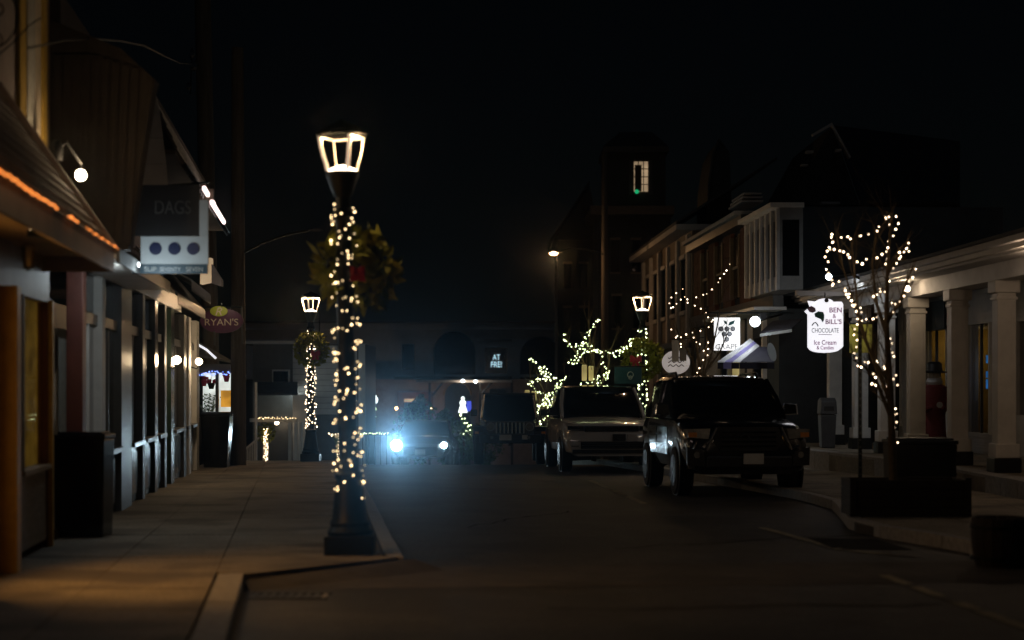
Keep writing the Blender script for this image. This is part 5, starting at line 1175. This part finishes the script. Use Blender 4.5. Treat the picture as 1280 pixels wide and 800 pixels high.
MB().hexa([W(754, 182.8, Yt), W(836, 182.8, Yt), W(836, 182.8, Yt+5), W(754, 182.8, Yt+5), W(775, 165, Yt+1.5), W(815, 165, Yt+1.5), W(815, 165, Yt+3.5), W(775, 165, Yt+3.5)]).build('turret_roof', 'roof_dark', tw)
wn = bx2('window', 'window_warm', 792.5, 810.5, 202, 240, Yt+.24, .04)
bx2('curtain', 'wood_dark', 793.5, 802, 206, 239, Yt+.2, .03, wn)
for x in (792, 798, 804.5, 810.5): bx2('muntin', 'wood_dark', x-.5, x+.5, 201, 240, Yt+.15, .04, wn)
for y in (201, 211, 221, 230.5, 240): bx2('muntin', 'wood_dark', 791.5, 811.5, y-.5, y+.5, Yt+.1, .04, wn)
for x in (788, 813): bx2('shutter', 'grey_dark', x-1.5, x+2.5, 200, 243, Yt+.2, .09)
t = thing('green_lamp', 'tiny green light below the lit turret window', 'lamp', W(796, 239, Yt-.1)); M['bulb_emerald'] = em('bulb_emerald', (.02, .8, .30), .55); MB().ball(W(796, 239.5, Yt-.1), .11, 10, 6).build('bulb', 'bulb_emerald', t, True); MB().tube([W(796, 239.5, Yt-.05), W(796, 242, Yt+.25)], .02, 5).build('stem', 'iron', t)
for i, (x0, x1, y0, y1) in enumerate(((764, 774, 300, 340), (790, 800, 300, 340), (815, 825, 300, 340), (766, 776, 370, 410), (792, 802, 370, 410))):
    w_ = bx2('window', 'car_glass', x0, x1, y0, y1, Yt-.05, .04); bx2('frame', 'clap_brown', x0-1.5, x1+1.5, y0-3, y0-.2, Yt-.1, .09, w_); bx2('frame', 'clap_brown', x0-1.5, x1+1.5, y1+.2, y1+2, Yt-.1, .09, w_)
wg = thing('dark_house', 'unlit gabled house left of the turret behind the lit trees', 'house', (W(720, 0, 98).x, 98, gz(98)))
bw_ = lambda n, m, x0, x1, y0, y1, Y, d, par=None: bx2(n, m, x0, x1, y0, y1, Y, d, par or wg)
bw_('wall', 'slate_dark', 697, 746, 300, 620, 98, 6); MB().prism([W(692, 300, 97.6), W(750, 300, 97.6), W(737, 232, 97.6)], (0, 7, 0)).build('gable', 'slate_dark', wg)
MB().prism([W(690, 301, 97.4), W(737, 230, 97.4), W(737, 225, 97.4), W(687, 300, 97.4)], (0, 7, 0)).build('roof', 'roof_dark', wg)
for x in (705, 725):
    for y in (330, 385): w_ = bw_('window', 'car_glass', x, x+9, y, y+30, 97.9, .05); bw_('frame', 'clap_brown', x-1.5, x+10.5, y-3, y-.3, 97.85, .1, w_)
gh_ = thing('gabled_house', 'dark gabled house rising behind the porch roof', 'house', (W(1040, 0, 58).x, 58, -1))
bx3 = lambda n, m, x0, x1, y0, y1, Y, d, par=None: bx2(n, m, x0, x1, y0, y1, Y, d, par or gh_)
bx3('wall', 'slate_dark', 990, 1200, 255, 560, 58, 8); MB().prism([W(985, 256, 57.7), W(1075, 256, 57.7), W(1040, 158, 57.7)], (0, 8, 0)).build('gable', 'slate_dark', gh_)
MB().prism([W(1017, 170, 57.5), W(1040, 157, 57.5), W(1062, 198, 57.5), W(1064, 196, 57.5), W(1040, 153, 57.5), W(1016, 167, 57.5)], (0, .3, 0)).build('rake_board', 'siding_white', gh_)
bx3('eave_return', 'siding_white', 1027, 1050, 252, 255, 57.3, .5); bx3('eave_return', 'siding_white', 1008, 1017, 188, 191, 57.4, .3); bx3('eave_return', 'siding_white', 1045, 1052, 186, 189, 57.4, .3); bx3('eave_return', 'siding_white', 1002, 1010, 205, 207, 57.4, .3)
MB().prism([W(1076, 256, 57.8), W(1200, 256, 57.8), W(1200, 180, 62), W(1042, 160, 62)], (0, 0, .1)).build('roof', 'roof_dark', gh_)
# second gable beside the brick building
g2 = thing('narrow_gable', 'narrow dark gable with pale edge above the brick building', 'house', (W(900, 0, 66).x, 66, 6))
MB().prism([W(884, 300, 66), W(886, 230, 66), W(892, 190, 66), W(900, 174, 66), W(912, 190, 66), W(916, 300, 66)], (0, 4, 0)).build('gable', 'slate_dark', g2); MB().tube([W(884, 300, 65.9), W(886, 230, 65.9), W(891, 192, 65.9), W(899, 174, 65.9)], .05, 5).build('rake_board', 'grey_paint', g2)
# sodium street light
pp = pole((W(756, 0, 72).x, 72, gz(72)), W(756, 190, 72), .17, .12, 'bare utility pole carrying the orange street light')
MB().tube([W(755, 318, 71.8), W(735, 312, 71.8), W(712, 310, 71.8), W(700, 313, 71.8)], .04, 6).build('arm', 'iron', pp)
c = W(694, 316, 71.8); hd = MB().loft([[c+Vector((x, y*s, z*s)) for y, z in ((-.14, 0), (.14, 0), (.1, .12), (-.1, .12))] for x, s in ((-.3, .6), (-.2, 1), (.1, 1), (.3, .5))]).build('lamp_head', 'grey_dark', pp)
mb = MB().ball(c+Vector((-.06, 0, -.02)), .18, 12, 6, .5); mb.build('lens', 'sodium', hd, True)
lamp('glow', c+Vector((-.06, 0, -.3)), 130, (1, .55, .24), pp, rad=.2)
# ------------------------------------------------------------------ the far end: arched hall, restaurant front, porch house
Yh = 118
hl = thing('arched_hall', 'long grey hall with tall dark arches closing the street', 'building', (W(570, 0, Yh).x, Yh, gz(Yh)))
hb = lambda n, m, x0, x1, y0, y1, Y=Yh, d=.3, par=None: bx2(n, m, x0, x1, y0, y1, Y, d, par or hl)
# wall pieced round two arches and windows, depth behind
hb('back', 'slate_dark', 300, 760, 412, 640, Yh+1.6, 6)
arch = [(568, 26, 440), (676, 27, 446)]
def arch_wall(x0, x1, cx, r, ysp, ybot, ytop):
    n = 16; pts = [(x0, ybot), (cx-r, ybot)]+[(cx-r*math.cos(math.pi*i/n), ysp-r*math.sin(math.pi*i/n)) for i in range(n+1)]+[(cx+r, ybot), (x1, ybot), (x1, ytop), (x0, ytop)]
    mb = MB(); # split at the crown so the polygon stays simple
    L_ = [(x0, ybot), (cx-r, ybot)]+[(cx-r*math.cos(math.pi*i/n), ysp-r*math.sin(math.pi*i/n)) for i in range(n//2+1)]+[(cx, ytop), (x0, ytop)]
    R_ = [(cx, ytop)]+[(cx-r*math.cos(math.pi*i/n), ysp-r*math.sin(math.pi*i/n)) for i in range(n//2, n+1)]+[(cx+r, ybot), (x1, ybot), (x1, ytop)]
    for q_ in (L_, R_): MB().prism([W(x, y, Yh) for x, y in q_], (0, 1.5, 0)).build('wall', 'hall', hl)
arch_wall(532, 604, 568, 26, 440, 474, 412); arch_wall(646, 706, 676, 26, 446, 474, 412)
hb('wall', 'hall', 448, 502, 412, 474, Yh, 1.5); hb('wall', 'hall', 502, 518, 412, 430, Yh, 1.5); hb('wall', 'hall', 502, 518, 462, 474, Yh, 1.5); hb('wall', 'hall', 518, 532, 412, 474, Yh, 1.5)
hb('wall', 'hall', 604, 606, 412, 474, Yh, 1.5); hb('wall', 'hall', 606, 634, 412, 434, Yh, 1.5); hb('wall', 'hall', 606, 634, 467, 474, Yh, 1.5); hb('wall', 'hall', 634, 646, 412, 474, Yh, 1.5)
for k in range(5): hb('wall', 'hall', 448-28*(k+1), 448-28*k, 412, 474, Yh, 1.5)
hb('window', 'car_glass', 502, 518, 430, 462, Yh+.8, .1); wq = hb('window', 'car_glass', 606, 634, 434, 467, Yh+.8, .1)
hb('cornice', 'hall', 300, 708, 404, 411.8, Yh-.5, 2.5); hb('moulding', 'grey_dark', 300, 708, 401, 403.9, Yh-.7, 2.5); hb('lintel', 'grey_dark', 600, 640, 424, 426, Yh-.15, .14); hb('string_course', 'hall', 300, 708, 468, 471.5, Yh-.3, .29)
ns = thing('neon_sign', 'pale blue neon lettering in the hall window', 'sign', W(621, 457, Yh+.3))
lettering('AT', W(620.5, 446.5, Yh+.3), .5, .36, 'neon', ns, depth=.03); lettering('FRE!', W(620.5, 455.5, Yh+.3), .72, .38, 'neon', ns, depth=.03); hb('backing', 'black', 612, 630, 441, 461, Yh+.32, .03, ns)
# restaurant front below
rs = thing('restaurant_front', 'restaurant front with a dark canopy and warm soffit below the hall arches', 'restaurant', (W(570, 0, 112).x, 112, gz(112)))
rb = lambda n, m, x0, x1, y0, y1, Y=114, d=.3, par=None: bx2(n, m, x0, x1, y0, y1, Y, d, par or rs)
rb('wall', 'stucco', 440, 720, 474, 640, 116, .4); rb('canopy_beam', 'black', 492, 640, 470.5, 474.5, 111.5, .4)
MB().prism([W(520, 478, 111), W(640, 478, 111), W(640, 474.5, 115.8), W(520, 474.5, 115.8)], (0, 0, .15)).build('canopy', 'white_wood', rs)
for x in (537, 600, 640): rb('post', 'black', x-1.4, x+1.4, 475, 620, 111.3, .14)
MB().tube([W(540, 495, 111.3), W(556, 475, 111.3)], .06, 5).build('brace', 'black', rs); MB().tube([W(602, 492, 111.3), W(618, 475, 111.3)], .06, 5).build('brace', 'black', rs)
MB().prism([W(572+16*math.cos(a), 494-16*math.sin(a), 115.6) for a in [i*math.pi/14 for i in range(15)]]+[W(556, 610, 115.6), W(588, 610, 115.6)], (0, .35, 0)).build('arched_door', 'slate_dark', rs)
MB().tube([W(572+17*math.cos(a), 494-17*math.sin(a), 115.5) for a in [i*math.pi/14 for i in range(15)]], .08, 6).build('arch_trim', 'fascia', rs)
rb('shop_window', 'window_warm', 505, 532, 498.5, 502.5, 115.5, .2); rb('shop_window', 'car_glass', 505, 532, 503, 540, 115.5, .2); rb('wall_panel', 'brick', 497, 541, 490, 560, 115.75, .2)
rb('shop_window', 'car_glass', 612, 632, 486, 540, 115.7, .2)
for k, (px, py, Yq, e, lab) in enumerate(((578.5, 476, 111, 14, 'small white canopy lamp, left of a pair below the arch'), (594.5, 477, 111, 14, 'small white canopy lamp, right of a pair below the arch'), (495.5, 510.5, 113, 26, 'small orange lamp glowing left of the restaurant window'), (538.5, 510, 113, 26, 'small orange lamp glowing right of the restaurant window'))):
    c = W(px, py, Yq); t = thing('canopy_lamp', lab, 'lamp', c, 'small lamps on the restaurant front'); MB().ball(c, .085, 8, 6).build('bulb', 'cold' if k < 2 else 'sodium', t, True); MB().tube([c+Vector((0, .05, 0)), c+Vector((0, .4, .1))], .03, 5).build('bracket', 'iron', t)
    lamp('glow', c+Vector((0, -.3, -.2)), e, (1, .8, .62) if k < 2 else (1, .55, .2), t, rad=.1)
# glowing figure, violet screen
c = W(578.5, 505, 84)
t = thing('lit_figure', 'small glowing white skirted figure above the garland', 'figure', c)
MB().lathe([(.001, -.38), (.22, -.37), (.20, -.28), (.14, -.1), (.11, 0), (.15, .06), (.14, .15), (.07, .22), (.06, .25), (.085, .31), (.05, .38), (.001, .4)], W(578.5, 506, 84), 16).build('body', 'lit_figure', t, True)
t = thing('violet_screen', 'glowing blue violet panel beside the white figure', 'screen', W(585, 508, 90)); slabpx([(583, 501.5), (589, 501.5), (589, 514), (583, 514)], 'screen_violet', t, 'panel', 90, .1); slabpx([(582.4, 501), (589.6, 501), (589.6, 514.5), (582.4, 514.5)], 'black', t, 'frame', 90.12, .05)
# globe street lamp far away
c = W(468.3, 500, 78)
t = thing('globe_lamp', 'distant white globe street lamp with garlanded post', 'street lamp', (c.x, 78, gz(78)))
MB().ball(c, .15, 14, 8, 1.15).build('globe', 'lit_figure', t, True); MB().lathe([(.05, .14), (.09, .18), (.03, .24), (.001, .3)], c, 10).build('finial', 'lit_figure', t, True); MB().tube([(c.x, c.y, c.z-.16), (c.x, c.y, gz(78))], [.05, .07], 8).build('post', 'iron', t)
light_string([[c+Vector((.06*math.sin(i*2.1), -.08, -.22-i*.027)) for i in range(26)]], 'bulb_green', 'greenish lights down the distant globe lamp post', 'garlands far down the street', sc=.9)
light_string([[W(548+i*1.6, 541-2*math.sin(i*.9)-(8 if i in (8, 9) else 0), 76+.05*i) for i in range(29)], [W(574+i*1.1, 515+i*1.6+2*math.sin(i*2), 76) for i in range(14)]], 'bulb_green', 'greenish garland of lights on the hedge by the white figure', 'garlands far down the street', sc=1.5, jit=.05)
light_string([[W(447+i*1.75, 541.5+.5*math.sin(i*3), 60) for i in range(28)]], 'bulb_green', 'low row of lights along a railing behind the oncoming car', 'garlands far down the street', sc=.8, jit=.03)
light_string([[W(503+i*3, 541+1.5*math.sin(i*1.3), 66) for i in range(16)]], 'bulb_white', 'scattered lights in the dark shrub behind the oncoming car', 'garlands far down the street', sc=.9, jit=.12)
rl = thing('railing', 'dark railing behind the oncoming car', 'railing', (W(470, 0, 60).x, 60, gz(60)))
MB().tube([W(445, 543, 60.1), W(500, 543, 60.1)], .03, 5).build('rail', 'iron', rl)
for i in range(8): MB().tube([W(446+i*7.5, 543, 60.1), Vector((W(446+i*7.5, 0, 60.1).x, 60.1, gz(60.1)))], .015, 4).build('baluster', 'iron', rl)
def shrub(px, py, Y, rx, h, lab, seed):
    rnd = random.Random(seed); c = W(px, py, Y); g_ = gz(Y); t = thing('shrub', lab, 'shrub', (c.x, Y, g_), 'dark shrubs at the street end'); mb = MB()
    for i in range(900):
        a, b_, r_ = rnd.uniform(0, 6.28), rnd.uniform(0, 1), rnd.random()**.4; p = Vector((c.x+math.cos(a)*rx*r_*math.sin(b_*3.0+.1), Y+math.sin(a)*rx*r_*.8, g_+.25+h*b_))
        d = Vector([rnd.uniform(-1, 1) for _ in '123']).normalized()*.16; s = d.cross(Vector([rnd.uniform(-1, 1) for _ in '123'])).normalized()*.05
        mb.add([p, p+d*.5+s, p+d, p+d*.5-s], [(0, 1, 2, 3)])
    mb.build('foliage', 'leaf', t)['kind'] = 'stuff'; MB().tube([(c.x, Y, g_), (c.x, Y, g_+h*.7)], .05, 6).build('stem', 'bark', t)
shrub(525, 530, 68, 1.1, 2.6, 'dark rounded shrub behind the oncoming car', 1); shrub(556, 540, 72, .8, 2.2, 'dark shrub left of the glowing white figure', 2); shrub(580, 545, 77, .7, 2.0, 'dark shrub under the glowing white figure', 3); shrub(607, 545, 80, .9, 2.1, 'dark shrub right of the glowing white figure', 4)
# fairy-lit topiary post left of the near lamp
c = W(423, 577, 54)
t = thing('lit_topiary', 'flared topiary thick with white lights left of the oncoming car', 'topiary', (c.x, 54, gz(54)))
MB().tube([(c.x, 54, gz(54)), W(424, 556, 54), W(420, 543, 54)], [.1, .09, .15], 8).build('stem', 'leaf', t)
light_string([[W(412+i*1.0, 541+abs(math.sin(i*2.3))*3, 53.9) for i in range(17)], [W(424+1.6*math.sin(i*1.9), 545+i*1.15, 53.88) for i in range(29)]], 'bulb_white', 'white lights covering the flared topiary', 'garlands far down the street', sc=.9)
# porch house on the left
Yl = 62
ph = thing('porch_house', 'grey house with a lit entrance porch behind the far lamp post', 'house', (W(380, 0, Yl).x, Yl, gz(Yl)))
pb_ = lambda n, m, x0, x1, y0, y1, Y=Yl, d=.3, par=None: bx2(n, m, x0, x1, y0, y1, Y, d, par or ph)
pb_('wall', 'grey_paint', 316, 456, 430, 600, Yl, 5); pb_('cornice', 'siding_white', 296, 372, 426, 429.8, Yl-.5, 5); pb_('corner_board', 'siding_white', 448, 456.3, 430, 600, Yl-.1, .09)
for i in range(12): pb_('clapboard', 'siding_white', 366, 446, 432+i*7.2, 438.8+i*7.2, Yl-.05, .048)
w_ = pb_('window', 'car_glass', 341, 360, 464, 478, Yl-.06, .05)
for a, b_, y0_, y1_ in ((340, 362, 462, 464), (340, 362, 478, 479.6), (340, 341.3, 464, 478), (360, 362, 464, 478)): pb_('frame', 'siding_white', a, b_, y0_, y1_, Yl-.12, .11, w_)
MB().prism([W(318, 494, Yl-1.8), W(372, 494, Yl-1.8), W(372, 480, Yl-.06), W(318, 480, Yl-.06)], (0, 0, .08)).build('porch_roof', 'roof_dark', ph)
pb_('porch_wall', 'siding_white', 366, 391, 494, 600, Yl-.8, .75)
pb_('porch_beam', 'siding_white', 312, 372, 523, 527.5, Yl-1.9, .2)
for x in (362, 369.5, 376): pb_('pilaster', 'white_wood', x-1.8, x+1.8, 528, 600, Yl-2, .2)
c = W(366, 487, Yl-.5); t = thing('corner_lamp', 'cold white lamp shining down the corner of the porch house', 'lamp', c)
MB().lathe([(.1, -.1), (.1, .1), (.02, .12)], c, 10).build('shade', 'grey_paint', t); MB().ball(c+Vector((0, 0, -.12)), .06, 8, 6).build('bulb', 'cold', t, True); lamp('glow', c+Vector((0, -.15, -.22)), 14, (.85, 1, .95), t, rad=.05)
c = W(345, 532, Yl-1.2); lamp('porch_lamp', c, 5, (1, .72, .42), ph, rad=.1); MB().ball(c+Vector((0, .2, .1)), .08, 8, 6).build('porch_bulb', 'globe', ph, True)
light_string([[W(321+i*1.7, 522.5-1.2*(i % 3 == 0), Yl-2.05) for i in range(30)]], 'bulb_warm', 'warm lights along the beam of the porch house entrance', 'garlands far down the street', sc=.9)
gp_ = W(332, 577, 56); t = thing('garland_post', 'post wrapped in white lights with a small wreath by the house entrance', 'post', (gp_.x, 56, gz(56)))
MB().tube([(gp_.x, 56, gz(56)), (gp_.x, 56, W(0, 532, 56).z)], .1, 8).build('shaft', 'siding_white', t); f_ = leaf_ring(W(332, 541, 55.85), .2, .1, 500, 'fir', .09, 21).build('greenery', 'fir', t); f_['kind'] = 'stuff'
rnd = random.Random(2); light_string([[W(332+rnd.uniform(-2.6, 2.6), 535+i*.55, 55.75) for i in range(76)]], 'bulb_white', 'white lights on the post by the porch house entrance', 'garlands far down the street', sc=.85)
# stair rails below the utility pole
st_ = thing('stair_railing', 'white stair railing beside the utility pole', 'railing', (W(315, 0, 50.5).x, 50.5, gz(50.5)))
for k in range(6): MB().tube([W(309+k*2.3, 560-k*2, 50.5), W(309+k*2.3, 578, 50.5)], .018, 5).build('baluster', 'white_wood', st_)
MB().tube([W(307, 561, 50.5), W(324, 547, 50.6)], .03, 5).build('rail', 'white_wood', st_)
MB().box(W(318.5, 0, 50.8).x, W(321, 0, 50.8).x, 50.8, 50.9, W(0, 578, 50.8).z, W(0, 478, 50.8).z).build('newel', 'white_wood', st_)
c = W(409, 366, 62); t = thing('distant_lamp', 'tiny cold light above the far left lamp post', 'lamp', c); MB().lathe([(.09, -.02), (.11, .03), (.03, .1)], c, 8).build('lens', 'cold', t); MB().tube([c, c+Vector((-.25, .2, .2)), W(400, 372, 62.4), W(398, 470, 62.4)], .025, 5).build('arm', 'iron', t)
# ------------------------------------------------------------------ haze volume added for the headlight glow
mb = MB().box(-150, 150, -28, 390, -9, 40); hz = mb.build('haze', 'soot'); tag(hz, 'thin haze added over the whole street for the headlight glow', None, None, 'stuff')
hm = bpy.data.materials.new('haze'); hm.use_nodes = True; t_ = hm.node_tree; t_.nodes.clear()
o_ = t_.nodes.new('ShaderNodeOutputMaterial'); v_ = t_.nodes.new('ShaderNodeVolumePrincipled')
v_.inputs['Color'].default_value = (.85, .93, 1, 1); v_.inputs['Density'].default_value = .0002; v_.inputs['Anisotropy'].default_value = .975
t_.links.new(v_.outputs[0], o_.inputs['Volume']); hz.data.materials.clear(); hz.data.materials.append(hm)
